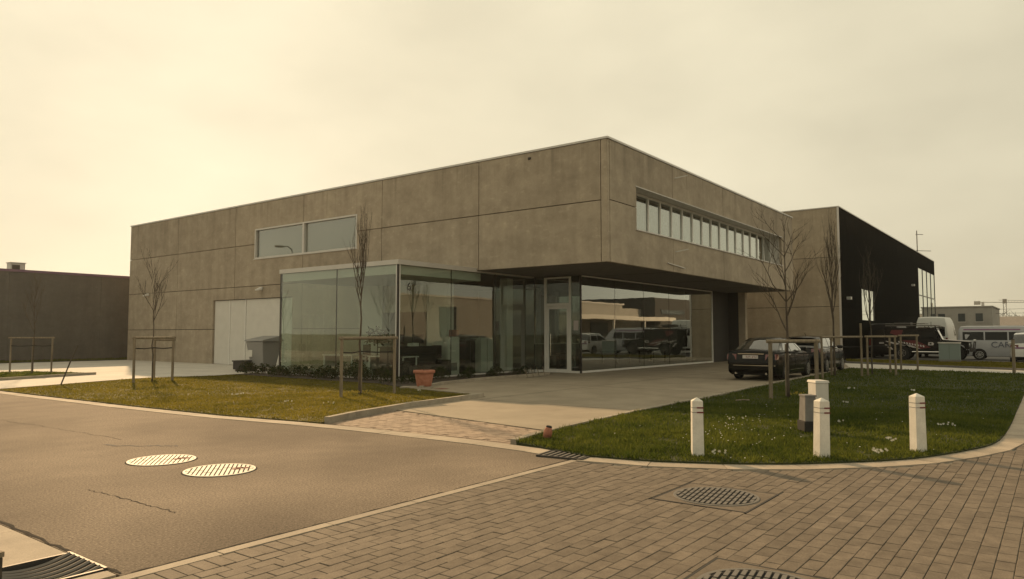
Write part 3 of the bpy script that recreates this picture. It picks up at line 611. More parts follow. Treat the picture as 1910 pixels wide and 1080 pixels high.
# door wall
DX = 25.1
pane_x(DX, 15.52, 15.98, .1, PZ); pane_x(DX, 17.28, 17.8, .1, PZ); pane_x(DX + .02, 16.05, 17.22, 2.86, PZ)
f_ = MB(); f_.box(DX - .03, 15.98, 0.0, DX + .07, 16.06, PZ); f_.box(DX - .03, 17.20, 0.0, DX + .07, 17.29, PZ); f_.box(DX - .03, 16.06, 2.76, DX + .07, 17.2, 2.88); f_.box(DX - .03, 16.06, PZ - .06, DX + .07, 17.2, PZ); f_.build('door_frame', 'white_frame', mainb, world=True)
dr = B(DX + .015, 16.18, .15, DX + .027, 17.08, 2.66).build('entrance_door', 'glass', mainb, world=True)
f_ = MB(); f_.box(DX - .01, 16.07, .02, DX + .05, 16.18, 2.75); f_.box(DX - .01, 17.08, .02, DX + .05, 17.19, 2.75); f_.box(DX - .01, 16.18, .02, DX + .05, 17.08, .15); f_.box(DX - .01, 16.18, 2.64, DX + .05, 17.08, 2.75); f_.build('leaf_frame', 'white_frame', dr, world=True)
MB().tube([(DX - .06, 16.95, .7), (DX - .06, 16.95, 1.6)], .015, 8).build('handle', 'chrome', dr, world=True)
B(DX - .006, 15.62, 1.75, DX - .002, 15.85, 2.15).build('notice', 'poster', mainb, world=True)
# south showroom glazing
GY = 15.5; gx = [25.12, 27.93, 30.69, 33.44, 36.21, 39.02]
for i in range(5): pane_y(GY, gx[i], gx[i + 1], .1, PZ - .02)
for x in gx[1:5]: B(x - .010, GY - .004, .1, x + .010, GY + .02, PZ).build('glazing_joint', 'black_frame', mainb, world=True)
B(DX - .012, GY - .012, .0, DX + .05, GY + .05, PZ + .03).build('corner_post', 'black_frame', mainb, world=True)
f_ = MB(); f_.box(DX + .06, GY - .03, .02, 39.0, GY + .06, .10); f_.box(DX + .06, GY - .03, PZ - .02, 39.0, GY + .06, PZ + .03); f_.box(39.0, GY - .03, .0, 39.08, GY + .06, PZ + .03); f_.build('glazing_frame', 'white_frame', mainb, world=True)
f_ = MB(); f_.box(DX - .02, GY + .06, -.05, DX + .06, 17.8, .095); f_.build('plinth', 'white_frame', mainb, world=True)
B(39.21, 15.62, -.05, 41.84, 15.75, 4.02).build('recess_wall', 'dark_wall', mainb, world=True)
B(39.09, GY + .07, -.05, 39.2, 17.1, 4.02).build('recess_side', 'dark_wall', mainb, world=True)
B(41.85, 14.60, 0, 42.2, 15.0, ZS).build('column', 'concrete', mainb, world=True); B(41.84, 15.01, 0, 42.46, 15.74, ZS).build('column', 'dark_wall', mainb, world=True)
# interior shell
B(PX + .06, PY + .06, -.04, X0 + .1, PYE - .05, .04).build('floor', 'floor_int', mainb, world=True)
B(X0 + .1, GY + 2.35, -.04, DX + .1, 26.0, .04).build('floor', 'floor_int', mainb, world=True); B(DX + .1, GY + .06, -.04, 39.05, 26.0, .041).build('floor', 'floor_int', mainb, world=True)
bw = MB(); bw.box(X0 + .36, 26.0, 0, X1 - .2, 26.15, 4.02); bw.build('inner_wall', 'wall_beige', mainb, world=True)
B(39.2, 17.1, 0, 39.35, 26.0, 4.02).build('inner_wall', 'wall_white', mainb, world=True)
B(27.9, 25.9, .05, 29.2, 25.98, 3.1).build('inner_doorway', 'dark_wall', mainb, world=True)
B(31.2, 22.0, .04, 31.6, 26, 4.02).build('inner_wall', 'wall_white', mainb, world=True)
B(X0 - .1, 22.9, .04, X0 + .36, 24.35, 3.9).build('inner_pier', 'wall_white', mainb, world=True)
B(X0 - .1, 19.2, .04, X0 + .3, 20.3, 3.64).build('inner_pier', 'wall_white', mainb, world=True); B(X0 + .0, 20.3, 2.5, X0 + .2, 22.9, 3.64).build('inner_lintel', 'wall_beige', mainb, world=True)
B(24.6, 18.9, .04, 25.0, 19.3, 4.0).build('inner_pier', 'wall_white', mainb, world=True)
# house number on the pavilion glass
Mx = Matrix.Translation((17.62, PY - .004, 3.22)) @ Matrix.Rotation(R(90), 4, 'X')
t_ = text_mesh('6', .42, 'house_number', 'ink', mainb, Matrix.Translation((-X0, -Y0, 0)) @ Mx, .001)

# ================================================================ OTHER BUILDINGS
nb = thing('black_clad_building', 'tall neighbour with pale concrete side wall and black cladding front', 'building', (47.4, 10.6, 0))
NX, NY, NT = 47.4, 10.6, 9.45
ny = [NY + .1, 16.5, 22.4, 28.3, 34.2, 40.0]; nz_ = [-.05, 3.3, 6.36, NT]
for i in range(5):
    for j in range(3): panel_x(nb, NX, ny[i], nz_[j], ny[i + 1], nz_[j + 1], mat='concrete_neighbour')
B(NX + .16, NY + .12, 0, 90, 40, NT - .1).build('core', 'joint_dark', nb, world=True)
cw = (53.3, 2.55, 57.5, 4.68); x = NX + .0; k = 0
while x < 90.0:                                                                     # black cladding sheets, window cut out
    x2 = min(x + 2.0, 90.2); hs = [cw, (78.6, -1, 91, 8.0)]
    panel_y(nb, NY, x, -.05, x2, 3.2, hs, 'black_clad', .11, .006); panel_y(nb, NY, x, 3.2, x2, NT, hs, 'black_clad', .11, .006); x = x2
wn = B(53.3, NY + .05, 2.55, 57.5, NY + .056, 4.68).build('window', 'glass_upper', nb, world=True)
f_ = MB(); f_.box(53.3, NY + .01, 2.55, 53.4, NY + .07, 4.68); f_.box(55.9, NY + .01, 2.55, 56.2, NY + .07, 4.68); f_.box(57.4, NY + .01, 2.55, 57.5, NY + .07, 4.68); f_.build('frame', 'black_frame', wn, world=True)
B(53.4, NY + .09, 2.6, 55.9, NY + .10, 4.6).build('blind', 'blind', wn, world=True)
for i in range(4): B(78.65 + i * 2.85, NY + .03, 0.1, 81.4 + i * 2.85, NY + .05, 7.95).build('pane', 'glass_upper', nb, world=True)
B(78.6, NY + .09, 0, 90.1, NY + .12, 8).build('blind', 'blind', nb, world=True)
for i in range(5): B(78.55 + i * 2.85, NY - .01, 0.05, 78.67 + i * 2.85, NY + .06, 8.0).build('mullion', 'black_frame', nb, world=True)
for z in (2.6, 5.3): B(78.67, NY - .005, z, 89.9, NY + .055, z + .10).build('transom', 'black_frame', nb, world=True)
f_ = MB(); f_.box(NX - .03, NY - .03, NT, 90.2, NY + .2, NT + .06); f_.box(NX - .03, NY + .2, NT, NX + .2, 40, NT + .06); f_.build('coping', 'coping', nb, world=True)
B(NX - .012, NY - .02, -.05, NX + .0, NY + .105, NT).build('corner_trim', 'coping', nb, world=True)
for (x, z) in ((48.9, 3.85), (74.3, 6.05)):
    MB().box(x, NY - .25, z - .08, x + .35, NY, z + .1).build('wall_lamp', 'alu', nb, world=True)
an = MB(); an.tube([(84.5, 11.4, NT - .1), (84.5, 11.4, 12.3)], .045, 6)
for z, l_ in ((11.9, .5), (10.2, 1.1)): an.tube([(84.5 - .1, 11.4 + .1, z), (84.5 + l_, 11.4 - l_, z)], .03, 5)
an.build('antenna', 'iron', nb, world=True)

lb = thing('dark_left_building', 'low dark grey hall with purple roof edge at the far left', 'building', (10.5, 48, 0))
for i in range(7): panel_y(lb, 48, 10.5 + i * 5, -.05, 15.5 + i * 5, 5.2, mat='concrete_dark_wall', g_=.004)
B(10.6, 48.16, 0, 45.3, 66, 5.1).build('core', 'concrete_dark_wall', lb, world=True)
B(10.4, 47.96, 5.2, 45.6, 48.4, 5.34).build('coping', 'purple_coping', lb, world=True)
ac = thing('roof_unit', 'small pale box unit on the dark left roof', 'roof unit', (16.1, 48.9, 5.095))
B(-.38, -.3, .0, .38, .3, .66).build('casing', 'coping', ac, bevel=.02); B(-.3, -.315, .15, .1, -.301, .55).build('grille', 'iron', ac); B(-.42, -.34, .66, .42, .34, .70).build('lid', 'coping', ac)

ob = thing('pale_office', 'small pale two-storey office with dark windows beyond the vans', 'building', (110, 6.7, 0))
B(110, 6.7, 0, 124, 26, 5.05).build('wall', 'far_wall', ob, world=True); B(109.9, 6.6, 5.05, 124.1, 26.1, 5.2).build('parapet', 'far_wall', ob, world=True)
for y in (7.72, 9.65, 11.9, 14.2, 16.5):
    for z in (3.2, .9):
        w_ = B(109.97, y, z, 110.0 - .004, y + .78, z + 1.05).build('window', 'far_window', ob, world=True)
        B(109.94, y - .06, z - .08, 109.99, y + .84, z - .005).build('sill', 'coping', w_, world=True)
B(111, 7.6, 5.2, 111.3, 7.9, 5.75).build('vent', 'coping', ob, world=True)
def house(name, label, x, y, wx, wy, h, rh, mat='far_wall', roof='far_roof', rz=0, nwin=3):
    r_ = thing(name, label, 'house', (x, y, 0), rz)
    B(-wx / 2, -wy / 2, 0, wx / 2, wy / 2, h).build('wall', mat, r_)
    MB().add([(-wx / 2 - .2, -wy / 2 - .2, h + .01), (wx / 2 + .2, -wy / 2 - .2, h + .01), (wx / 2 + .2, wy / 2 + .2, h + .01), (-wx / 2 - .2, wy / 2 + .2, h + .01), (0, -wy / 2 - .2, h + rh), (0, wy / 2 + .2, h + rh)], [(0, 3, 2, 1), (0, 1, 4), (2, 3, 5), (1, 2, 5, 4), (3, 0, 4, 5)]).build('roof', roof, r_)
    for i in range(nwin):
        yy = -wy / 2 + (i + .5) * wy / nwin
        B(-wx / 2 - .02, yy - .5, h * .45, -wx / 2 - .003, yy + .5, h * .8).build('window', 'far_window', r_)
    B(.3, -wy * .2, h + rh * .5, .9, -wy * .2 + .6, h + rh + .6).build('chimney', 'brick', r_)
    return r_
house('far_house', 'pale house roof just right of the distant office', 150, 5.2, 9, 7, 3.0, 1.6)
house('far_house', 'distant low house at the right edge of the picture', 165, 1.3, 9, 7, 3.4, 2.2, nwin=2)
# tower crane far away
cp = at_depth(1873, 420); ck = thing('tower_crane', 'faint distant tower crane above the office roof', 'crane', (cp.x, cp.y, 0))
dj = cR
m_ = MB()
for sx in (-.7, .7):
    for sy in (-.7, .7): m_.tube([(sx, sy, 0), (sx, sy, 19.8)], .16, 4)
for i in range(12): m_.tube([(-.7, -.7 if i % 2 else .7, i * 1.65), (.7, .7 if i % 2 else -.7, i * 1.65 + 1.65)], .08, 4)
m_.build('mast', 'iron_light', ck)
m_ = MB(); a_, b_ = dj * -17.5, dj * 42
m_.tube([(a_.x, a_.y, 20), (b_.x, b_.y, 20)], .2, 4); m_.tube([(a_.x * .2, a_.y * .2, 21.3), (b_.x, b_.y, 20.6)], .13, 4)
for i in range(24): p = dj * (i * 1.75); q = dj * (i * 1.75 + .9); m_.tube([(p.x, p.y, 20), (q.x, q.y, 21.1 - i * .02)], .07, 3)
m_.build('jib', 'iron_light', ck)
p = dj * -16; MB().box(p.x - 1.5, p.y - 1.5, 18.6, p.x + 1.5, p.y + 1.5, 20.6).build('counterweight', 'far_wall', ck); B(-1, -1, 19.4, 1, 1, 21.9).build('cab', 'iron_light', ck)
# overhead line
for dz, lab in ((0, 'upper thin overhead cable running right from the pale office'), (.55, 'lower thin overhead cable running right from the pale office')):
    pts = [(116, 7 - i * 2.4, 4.9 - dz + .0026 * (i * 2.4) ** 2 * .4) for i in range(13)]
    tag(MB().tube(pts, .025, 4).build('overhead_cable', 'iron'), lab, 'cable')

# across the cross street, outside the frame: what the showroom glass mirrors
op = thing('opposite_showroom', 'long pale hall with canopy and dark block, mirrored in the building glass', 'building', (47, -14.5, 0))
B(47, -30, 0, 84, -14.5, 5.35).build('wall', 'far_wall', op, world=True); B(46.8, -30.2, 5.35, 84.2, -14.4, 5.55).build('coping', 'coping', op, world=True)
B(66, -14.4, 3.3, 92, -10.6, 3.8).build('canopy', 'door_white', op, world=True)
for x0, x1, z0, z1 in ((54.0, 56.4, 1.2, 4.4), (63.5, 65.5, 1.0, 3.0), (69, 73, .3, 3.0), (76, 80, .3, 3.0)): B(x0, -14.49, z0, x1, -14.42, z1).build('window', 'far_window', op, world=True)
for x in (66.5, 75, 83, 91.5): B(x, -10.9, 0, x + .2, -10.7, 3.3).build('post', 'white_frame', op, world=True)
B(90.3, -34, 0, 103, -13, 6.6).build('dark_block', 'dark_wall', op, world=True); B(84.2, -30, 0, 90.25, -15, 5.0).build('link_wall', 'far_wall', op, world=True); B(92, -12.99, 4.4, 100, -12.9, 5.0).build('window', 'far_window', op, world=True)
sg = thing('pylon_sign', 'pale upright sign mirrored in the showroom glass', 'sign', (104.5, -11, 0)); B(-.8, -.15, 1.5, .8, .15, 6.0).build('panel', 'door_white', sg); B(-.1, -.1, 0, .1, .1, 1.5).build('post', 'iron', sg)
house('brick_house', 'red brick gabled house mirrored in the showroom glass', 140, -24, 9, 12, 5.5, 4.5, 'brick', 'brick', R(90))
struct('opposite_pavement', B(8, -13, -.08, 150, -7.05, .02), 'drive'); struct('opposite_lot', B(8, -60, -.09, 150, -13.05, .0), 'lot')
# beyond the near street corner: houses the pavilion's west glass mirrors
wb = thing('west_hall', 'low beige hall mirrored in the west glass of the pavilion', 'building', (-48, 18, 0))
B(-58, 18, 0, -38, 70, 4.6).build('wall', 'wall_beige', wb, world=True); B(-58.2, 17.8, 4.6, -37.8, 70.2, 4.8).build('coping', 'coping', wb, world=True)
for i in range(6): B(-38 - .003, 21 + i * 6.5, .8, -37.95, 24.5 + i * 6.5, 2.6).build('window', 'far_window', wb, world=True)

# ================================================================ STREET THINGS
def cover_disc(name, label, x, y, r, z, ang, white, group=None):
    t = thing(name, label, 'manhole cover', (x, y, z))
    MB().lathe([(r, -.02), (r, .002)], 40).build('base_plate', 'void', t)
    if white: MB().lathe([(r * 1.045, -.03), (r * 1.045, -.0025)], 40).build('seat_ring', 'bitumen', t)
    rg = MB(); n = 44; k = 0
    for rr, zz in ((r * .93, .002), (r * .93, .007), (r, .007), (r * 1.005, .0)):
        for j in range(n): a = 2 * math.pi * j / n; rg.v.append((rr * math.cos(a), rr * math.sin(a), zz))
    for i in range(3):
        for j in range(n): rg.f.append((i * n + j, i * n + (j + 1) % n, (i + 1) * n + (j + 1) % n, (i + 1) * n + j))
    rg.build('rim_ring', 'white_cover' if white else 'iron_light', t)
    nb_ = 15 if white else 15; rot = Matrix.Rotation(ang, 4, 'Z')
    for i in range(nb_):
        v = (i - (nb_ - 1) / 2) / (nb_ / 2) * r * .93; h = math.sqrt(max(0, (r * .92) ** 2 - v * v))
        if h < .05: continue
        rb = MB(); segs = 1 if white else max(2, int(h * 2 / .13))
        if white:
            cut = random.uniform(-.5, .5) * h
            rb.box(-h, v - .0165, .0, cut - .012, v + .0165, .006); rb.box(cut + .012, v - .0165, .0, h, v + .0165, .006)
        else:
            for s in range(segs): a0 = -h + 2 * h * s / segs; rb.box(a0 + .012, v - .015, .0, a0 + 2 * h / segs - .012, v + .015, .010)
        rb.xf(rot).build('rib', 'white_cover' if white else 'iron_light', t)
    if white:
        for (a, d_) in ((-.4, .55), (-.65, .45), (-.5, .7)): MB().lathe([(.055, .0), (.05, .0085)], 9, (r * d_ * math.cos(a), r * d_ * math.sin(a), 0)).build('rust_spot', 'rust', t)
    return t
MA = math.atan2(.80, .596)
cover_disc('manhole_cover', 'white painted round manhole cover, farther of the pair on the asphalt', 4.70, 9.13, .40, .004, MA, True, 'g')
cover_disc('manhole_cover', 'white painted round manhole cover, nearer of the pair on the asphalt', 4.77, 7.92, .40, .004, MA, True, 'g')
for (x, y, r, hw, lab) in ((6.97, 2.76, .41, .45, 'dark iron manhole cover set in the pavers near the bollards'), (4.62, 1.55, .40, .45, 'dark iron manhole cover cut by the bottom edge of the picture')):
    c = cover_disc('manhole_cover', lab, x, y, r, .002, .15, False)
    fr = MB().prism([(-hw, -hw), (hw, -hw), (hw, hw), (-hw, hw)], -.06, .0); fr.build('concrete_surround', 'paver', c)
    f_ = MB()
    for (a, b, d_, e) in ((-hw - .02, -hw - .02, hw + .02, -hw), (-hw - .02, hw, hw + .02, hw + .02), (-hw - .02, -hw, -hw, hw), (hw, -hw, hw + .02, hw)): f_.box(a, b, -.05, d_, e, .001)
    f_.build('frame', 'joint_dark', c)
# gully grate at the lawn corner
gt = thing('gully_grate', 'small dark gully grate where the road meets the lawn corner', 'grate', (8.06, 5.22, .012), R(98))
B(-.30, -.19, -.02, .30, .19, -.002).build('pit', 'void', gt)
f_ = MB(); f_.box(-.33, -.22, -.02, .33, -.19, .012); f_.box(-.33, .19, -.02, .33, .22, .012); f_.box(-.33, -.19, -.02, -.30, .19, .012); f_.box(.30, -.19, -.02, .33, .19, .012); f_.build('frame', 'iron', gt)
for i in range(7): MB().bar((-.255 + i * .085, -.19, .002), (-.255 + i * .085, .19, .002), .03, .016).build('bar', 'iron_light', gt)
# dished grate in the near gutter
g2 = thing('dished_grate', 'dished iron gutter grate with curved bars in the lower left corner', 'grate', (2.04, 5.49, .012))
def dish(x): return .004 - .05 * (1 - (x / .27) ** 2)
B(-.29, -.30, -.12, .29, .34, -.105).build('pit', 'void', g2)
for i in range(7):
    yy = -.215 + i * .08; MB().tube([(-.27 + .54 * k / 10, yy, dish(-.27 + .54 * k / 10)) for k in range(11)], .017, 6).build('bar', 'iron_light', g2)
f_ = MB(); f_.box(.27, -.28, -.07, .29, .32, .008); f_.box(-.29, -.28, -.07, -.27, .32, .008); f_.box(-.27, .30, -.07, .27, .32, .002); f_.box(-.27, -.28, -.07, .27, -.26, .002); f_.build('frame', 'iron', g2)
# bollards
def bollard(label, x, y, h, rz, lean=0):
    t = thing('bollard', label, 'bollard', (x, y, .05), rz, 'white bollards on the lawn corner'); t.rotation_euler.x = lean
    a, b = .074, .068; zt = h
    def sq(s, z): return [(-s, -s, z), (s, -s, z), (s, s, z), (-s, s, z)]
    lv = [sq(a, -.1), sq(b * 1.0, zt - .045)]; v = lv[0] + lv[1] + [(0, 0, zt)]
    m_ = MB().add(v, [(3, 2, 1, 0), (0, 1, 5, 4), (1, 2, 6, 5), (2, 3, 7, 6), (3, 0, 4, 7), (4, 5, 8), (5, 6, 8), (6, 7, 8), (7, 4, 8)]); m_.build('post', 'bollard_paint', t, bevel=.006)
    for z in (zt - .13, zt - .19):
        s = a + (b - a) * z / (zt - .045) + .002
        B(-s, -s, z - .004, s, s, z + .003).build('groove', 'cabinet_base', t)
        B(-s - .003, -s - .003, z - .009, 0, s * .15, z + .009).build('red_band', 'band_red', t)
    return t
bollard('white bollard standing alone near the driveway, leftmost of the three', 8.98, 3.79, .73, R(32))
bollard('slightly leaning white bollard in front of the grey utility cabinet', 9.79, 2.47, .74, R(49), R(1.5))
bollard('white bollard farthest right, near the bend of the gutter', 11.06, 1.56, .76, R(46))
# utility cabinets
def cab_tall():
    t = thing('utility_cabinet', 'tall cream utility cabinet with dark marks behind the middle bollard', 'cabinet', (13.4, 3.41, .05), R(38))
    B(-.19, -.13, .0, .19, .13, .92).build('body', 'cabinet', t, bevel=.012); t.scale = (.86, .86, .765)
    MB().add([(-.205, -.145, .92), (.205, -.145, .92), (.205, .145, .92), (-.205, .145, .92), (-.19, -.13, .97), (.19, -.13, .97), (.19, .13, .97), (-.19, .13, .97)], [(3, 2, 1, 0), (4, 5, 6, 7), (0, 1, 5, 4), (1, 2, 6, 5), (2, 3, 7, 6), (3, 0, 4, 7)]).build('lid', 'cabinet', t)
    B(.062, -.132, .02, .066, -.1301, .9).build('door_seam', 'cabinet_base', t)
    for c, xx in enumerate((.10, .155)):
        for i in range(4):
            z = .80 - i * .062 - c * .03; m_ = MB(); m_.box(xx - .012, -.1335, z, xx + .010, -.1305, z + .012); m_.box(xx - .012, -.1335, z - .03, xx - .004, -.1305, z); m_.box(xx + .002, -.1335, z - .036, xx + .012, -.1305, z - .012); m_.build('marking', 'ink', t)
cab_tall()
cg = thing('utility_box', 'squat grey concrete box with black foot beside the cream cabinet', 'cabinet', (12.2, 3.27, .05), R(38))
B(-.15, -.12, .0, .15, .12, .16).build('foot', 'cabinet_foot', cg, bevel=.01)
MB().add([(-.128, -.10, .16), (.128, -.10, .16), (.128, .10, .16), (-.128, .10, .16), (-.112, -.085, .55), (.112, -.085, .55), (.112, .085, .55), (-.112, .085, .55)], [(3, 2, 1, 0), (4, 5, 6, 7), (0, 1, 5, 4), (1, 2, 6, 5), (2, 3, 7, 6), (3, 0, 4, 7)]).build('body', 'cabinet_base', cg, bevel=.008)
B(-.12, -.095, .551, .12, .095, .575).build('cap', 'cabinet_base', cg)
c3 = thing('utility_cabinet', 'pale green street cabinet beside the front wheel of the off-roader', 'cabinet', (46.3, 4.85, .06), R(-90))
B(-.50, -.2, 0, .50, .2, 1.02).build('body', 'cab_green', c3, bevel=.015); B(-.53, -.23, 1.02, .53, .23, 1.09).build('lid', 'cabinet', c3); B(-.52, -.22, -.05, .52, .22, .14).build('foot', 'cabinet_base', c3); B(-.004, -.204, .18, .004, -.2005, .98).build('door_seam', 'cabinet_foot', c3)
# red marker stub on the lawn
tp = thing('marker_stub', 'short tilted red clay stub at the lawn corner', 'marker', (9.05, 6.2, .04), R(20)); tp.rotation_euler.x = R(12)
MB().lathe([(.062, 0), (.065, .10), (.05, .145), (.045, .165)], 14).build('body', 'terracotta', tp, smooth=True); MB().lathe([(.047, .165), (.04, .185), (.02, .19)], 14).build('cap', 'cabinet_foot', tp)
# terracotta pot on its slab, square paver beside
pt = thing('plant_pot', 'terracotta pot with rolled rim at the corner of the planting bed', 'pot', (15.45, 14.95, .0))
slab = tag(MB().prism([(14.78, 15.28), (15.3, 14.55), (15.75, 14.85), (15.2, 15.55)], -.02, .066).build('stone_slab', 'kerb'), 'flat stone slab under the terracotta pot', 'slab')
pt.location.z = .066
MB().lathe([(.20, 0), (.215, .02), (.275, .36), (.27, .38), (.315, .385), (.325, .42), (.32, .47), (.295, .475), (.28, .44), (.27, .40)], 28).build('body', 'terracotta', pt, smooth=True); MB().lathe([(.0, .399), (.268, .40)], 28).build('soil', 'soil', pt)
m_ = MB()
for i in range(26):
    a = random.uniform(0, 6.28); r_ = random.uniform(.02, .2); m_.tube([(r_ * math.cos(a), r_ * math.sin(a), .39), (r_ * 1.3 * math.cos(a), r_ * 1.3 * math.sin(a), .39 + random.uniform(.1, .28))], .004, 3)
m_.build('dry_stems', 'bark', pt)
tag(B(15.4, 14.2, .0125, 15.72, 14.5, .017).build('access_cover', 'rust'), 'small rusty square cover in the driveway beside the pot', 'cover')
# leaning stick, post bottom left, fence post right
st = tag(MB().tube([(9.42, 24.6, 0), (9.62, 24.45, .75), (9.80, 24.4, 1.25)], [.022, .02, .018], 6).build('marker_stick', 'wood_dark'), 'thin leaning stick at the edge of the left lawn', 'stick')
pp = thing('wooden_post', 'dark weathered wooden post cut by the lower left corner', 'post', (1.055, 3.40, -.01), R(10)); B(-.045, -.045, 0, .045, .045, .73).build('shaft', 'wood_dark', pp, bevel=.006); B(-.047, -.047, .73, .047, .047, .75).build('cap', 'wood', pp)
fp = thing('fence_post', 'grey wooden post by the far path at the right edge', 'post', (35.3, 1.5, 0.04)); MB().tube([(0, 0, 0), (0, 0, 1.32)], .06, 8).build('shaft', 'wood', fp); MB().tube([(0, 0, 1.32), (0, 0, 1.36)], .05, 8).build('cap', 'wood_dark', fp)
# bin, crate, bike stand
bn = thing('waste_container', 'grey wheeled waste container with sloping lid beside the pavilion', 'container', (18.35, 27.3, .006), R(-90))
def taper(m_, x0, x1, y0, y1, z0, X0_, X1_, Y0_, Y1_, z1): return m_.add([(x0, y0, z0), (x1, y0, z0), (x1, y1, z0), (x0, y1, z0), (X0_, Y0_, z1), (X1_, Y0_, z1), (X1_, Y1_, z1), (X0_, Y1_, z1)], [(3, 2, 1, 0), (4, 5, 6, 7), (0, 1, 5, 4), (1, 2, 6, 5), (2, 3, 7, 6), (3, 0, 4, 7)])
taper(MB(), -.45, .45, -.32, .32, .2, -.62, .62, -.48, .48, 1.28).build('body', 'bin_grey', bn, bevel=.03)
MB().add([(-.68, -.53, 1.285), (.68, -.53, 1.285), (.68, .53, 1.285), (-.68, .53, 1.285), (-.66, -.5, 1.35), (.66, -.5, 1.35), (.62, .4, 1.52), (-.62, .4, 1.52)], [(3, 2, 1, 0), (4, 5, 6, 7), (0, 1, 5, 4), (1, 2, 6, 5), (2, 3, 7, 6), (3, 0, 4, 7)]).build('lid', 'bin_grey', bn, bevel=.02)
for sx in (-.36, .36):
    for sy in (-.25, .25):
        MB().tube([(sx - .03, sy, .1), (sx + .03, sy, .1)], .1, 12).build('wheel', 'tyre', bn); MB().box(sx - .04, sy - .03, .1, sx - .032, sy + .03, .2).box(sx + .032, sy - .03, .1, sx + .04, sy + .03, .2).box(sx - .04, sy - .03, .19, sx + .04, sy + .03, .205).build('castor', 'iron', bn)
B(-.5, -.425, .62, -.2, -.41, 1.0).build('label_plate', 'door_white', bn)
cr = thing('dark_crate', 'low dark crate left of the waste container', 'crate', (17.95, 27.95, .008), R(20)); B(-.5, -.3, .09, .5, .3, .42).build('body', 'dark_furn', cr, bevel=.02); B(-.53, -.33, .42, .53, .33, .47).build('rim', 'dark_furn', cr); B(-.4, -.25, 0, -.3, .25, .09).build('foot', 'iron', cr); B(.3, -.25, 0, .4, .25, .09).build('foot', 'iron', cr)
bs = thing('bicycle_stand', 'thin metal bicycle stand near the entrance door', 'bike stand', (21.9, 15.45, .0125), R(10))
MB().tube([(-.9, 0, .012), (.95, 0, .012)], .012, 6).build('rail', 'chrome', bs)
for i in range(4):
    x = -.75 + i * .5; MB().tube([(x, .0, .012), (x - .18, -.02, .25), (x - .30, .0, .36), (x - .22, .03, .38), (x - .02, .03, .1), (x + .05, .02, .012)], .009, 5).build('hoop', 'chrome', bs)

# street lamp beyond the frame, mirrored in the upper window
lp = thing('street_lamp', 'tall street lamp mirrored in the west window', 'street lamp', (-2.2, 62, 0)); MB().tube([(0, 0, 0), (0, 0, 9.6)], [.09, .06], 8).build('pole', 'iron', lp); MB().tube([(0, 0, 9.6), (.1, .05, 10.2), (.5, .2, 10.5), (1.1, .4, 10.45)], .05, 6).build('arm', 'iron', lp); B(.9, .15, 10.35, 1.7, .65, 10.5).build('lamp_head', 'iron', lp)

# ---------------------------------------------------------------- indoors
def desk(name, label, x, y, lx, ly, rz, mat):
    t = thing(name, label, 'desk', (x, y, .045), rz)
    B(-lx / 2, -ly / 2, .71, lx / 2, ly / 2, .75).build('top', mat, t); B(-lx / 2 + .05, ly / 2 - .04, .25, lx / 2 - .05, ly / 2 - .02, .7).build('modesty_panel', mat, t)
    for sx in (-1, 1):
        for sy in (-1, 1): B(sx * (lx / 2 - .06) - .025, sy * (ly / 2 - .09) - .025, 0, sx * (lx / 2 - .06) + .025, sy * (ly / 2 - .09) + .025, .71).build('leg', 'white_frame', t)
    return t
desk('desk', 'white-legged table behind the west pavilion glass', 18.6, 19.6, .8, 1.9, 0, 'door_white')
desk('desk', 'pale table in the left half of the pavilion', 18.7, 22.4, .8, 1.8, 0, 'door_white')
desk('desk', 'dark table deep behind the corner glass of the pavilion', 20.0, 20.9, 1.9, .8, 0, 'dark_furn')
def chair(label, x, y, rz):
    t = thing('office_chair', label, 'chair', (x, y, .045), rz, 'office chairs inside the pavilion')
    B(-.24, -.24, .44, .24, .24, .52).build('seat', 'dark_furn', t, bevel=.03); B(-.22, .2, .6, .22, .26, 1.12).build('backrest', 'dark_furn', t, bevel=.03); MB().tube([(0, .22, .48), (0, .27, .66)], .03, 6).build('back_stem', 'dark_furn', t); MB().tube([(0, 0, .06), (0, 0, .44)], .03, 8).build('stem', 'iron', t)
    for i in range(5): a = i * 1.2566; MB().bar((0, 0, .08), (.29 * math.cos(a), .29 * math.sin(a), .05), .04, .03).build('foot', 'iron', t)
chair('black office chair behind the added black counter', 20.9, 19.7, R(160)); chair('black office chair nearest the pavilion corner', 18.2, 18.6, R(40)); chair('black office chair beside the left pale table', 19.5, 22.3, R(-90))
ls = thing('lounge_sofa', 'low black sofa behind the south pavilion glass', 'sofa', (19.1, 18.55, .045), 0); B(-.95, -.4, .08, .95, .4, .42).build('seat', 'dark_furn', ls, bevel=.05); B(-.95, .2, .42, .95, .42, .85).build('backrest', 'dark_furn', ls, bevel=.05); B(-1.1, -.4, .0, -.95, .42, .6).build('armrest', 'dark_furn', ls, bevel=.04); B(.95, -.4, 0, 1.1, .42, .6).build('armrest', 'dark_furn', ls, bevel=.04)
ct = thing('standin_counter', 'long black service counter with two screens behind the corner glass', 'counter', (19.2, 19.35, .045)); B(-1.2, -.3, 0, 1.2, .3, 1.05).build('body', 'dark_furn', ct); B(-1.25, -.35, 1.05, 1.25, .35, 1.1).build('top', 'dark_furn', ct)  # added dark mass, stands in for the mirrored car in the glass
for xk in (-.6, .45): mo = B(xk - .28, -.03, 1.2, xk + .28, .03, 1.56).build('screen', 'dark_furn', ct); B(xk - .05, -.05, 1.1, xk + .05, .05, 1.2).build('screen_stand', 'iron', ct)
B(.0, -.2, 1.1, .3, .1, 1.22).build('paper_tray', 'wall_white', ct)
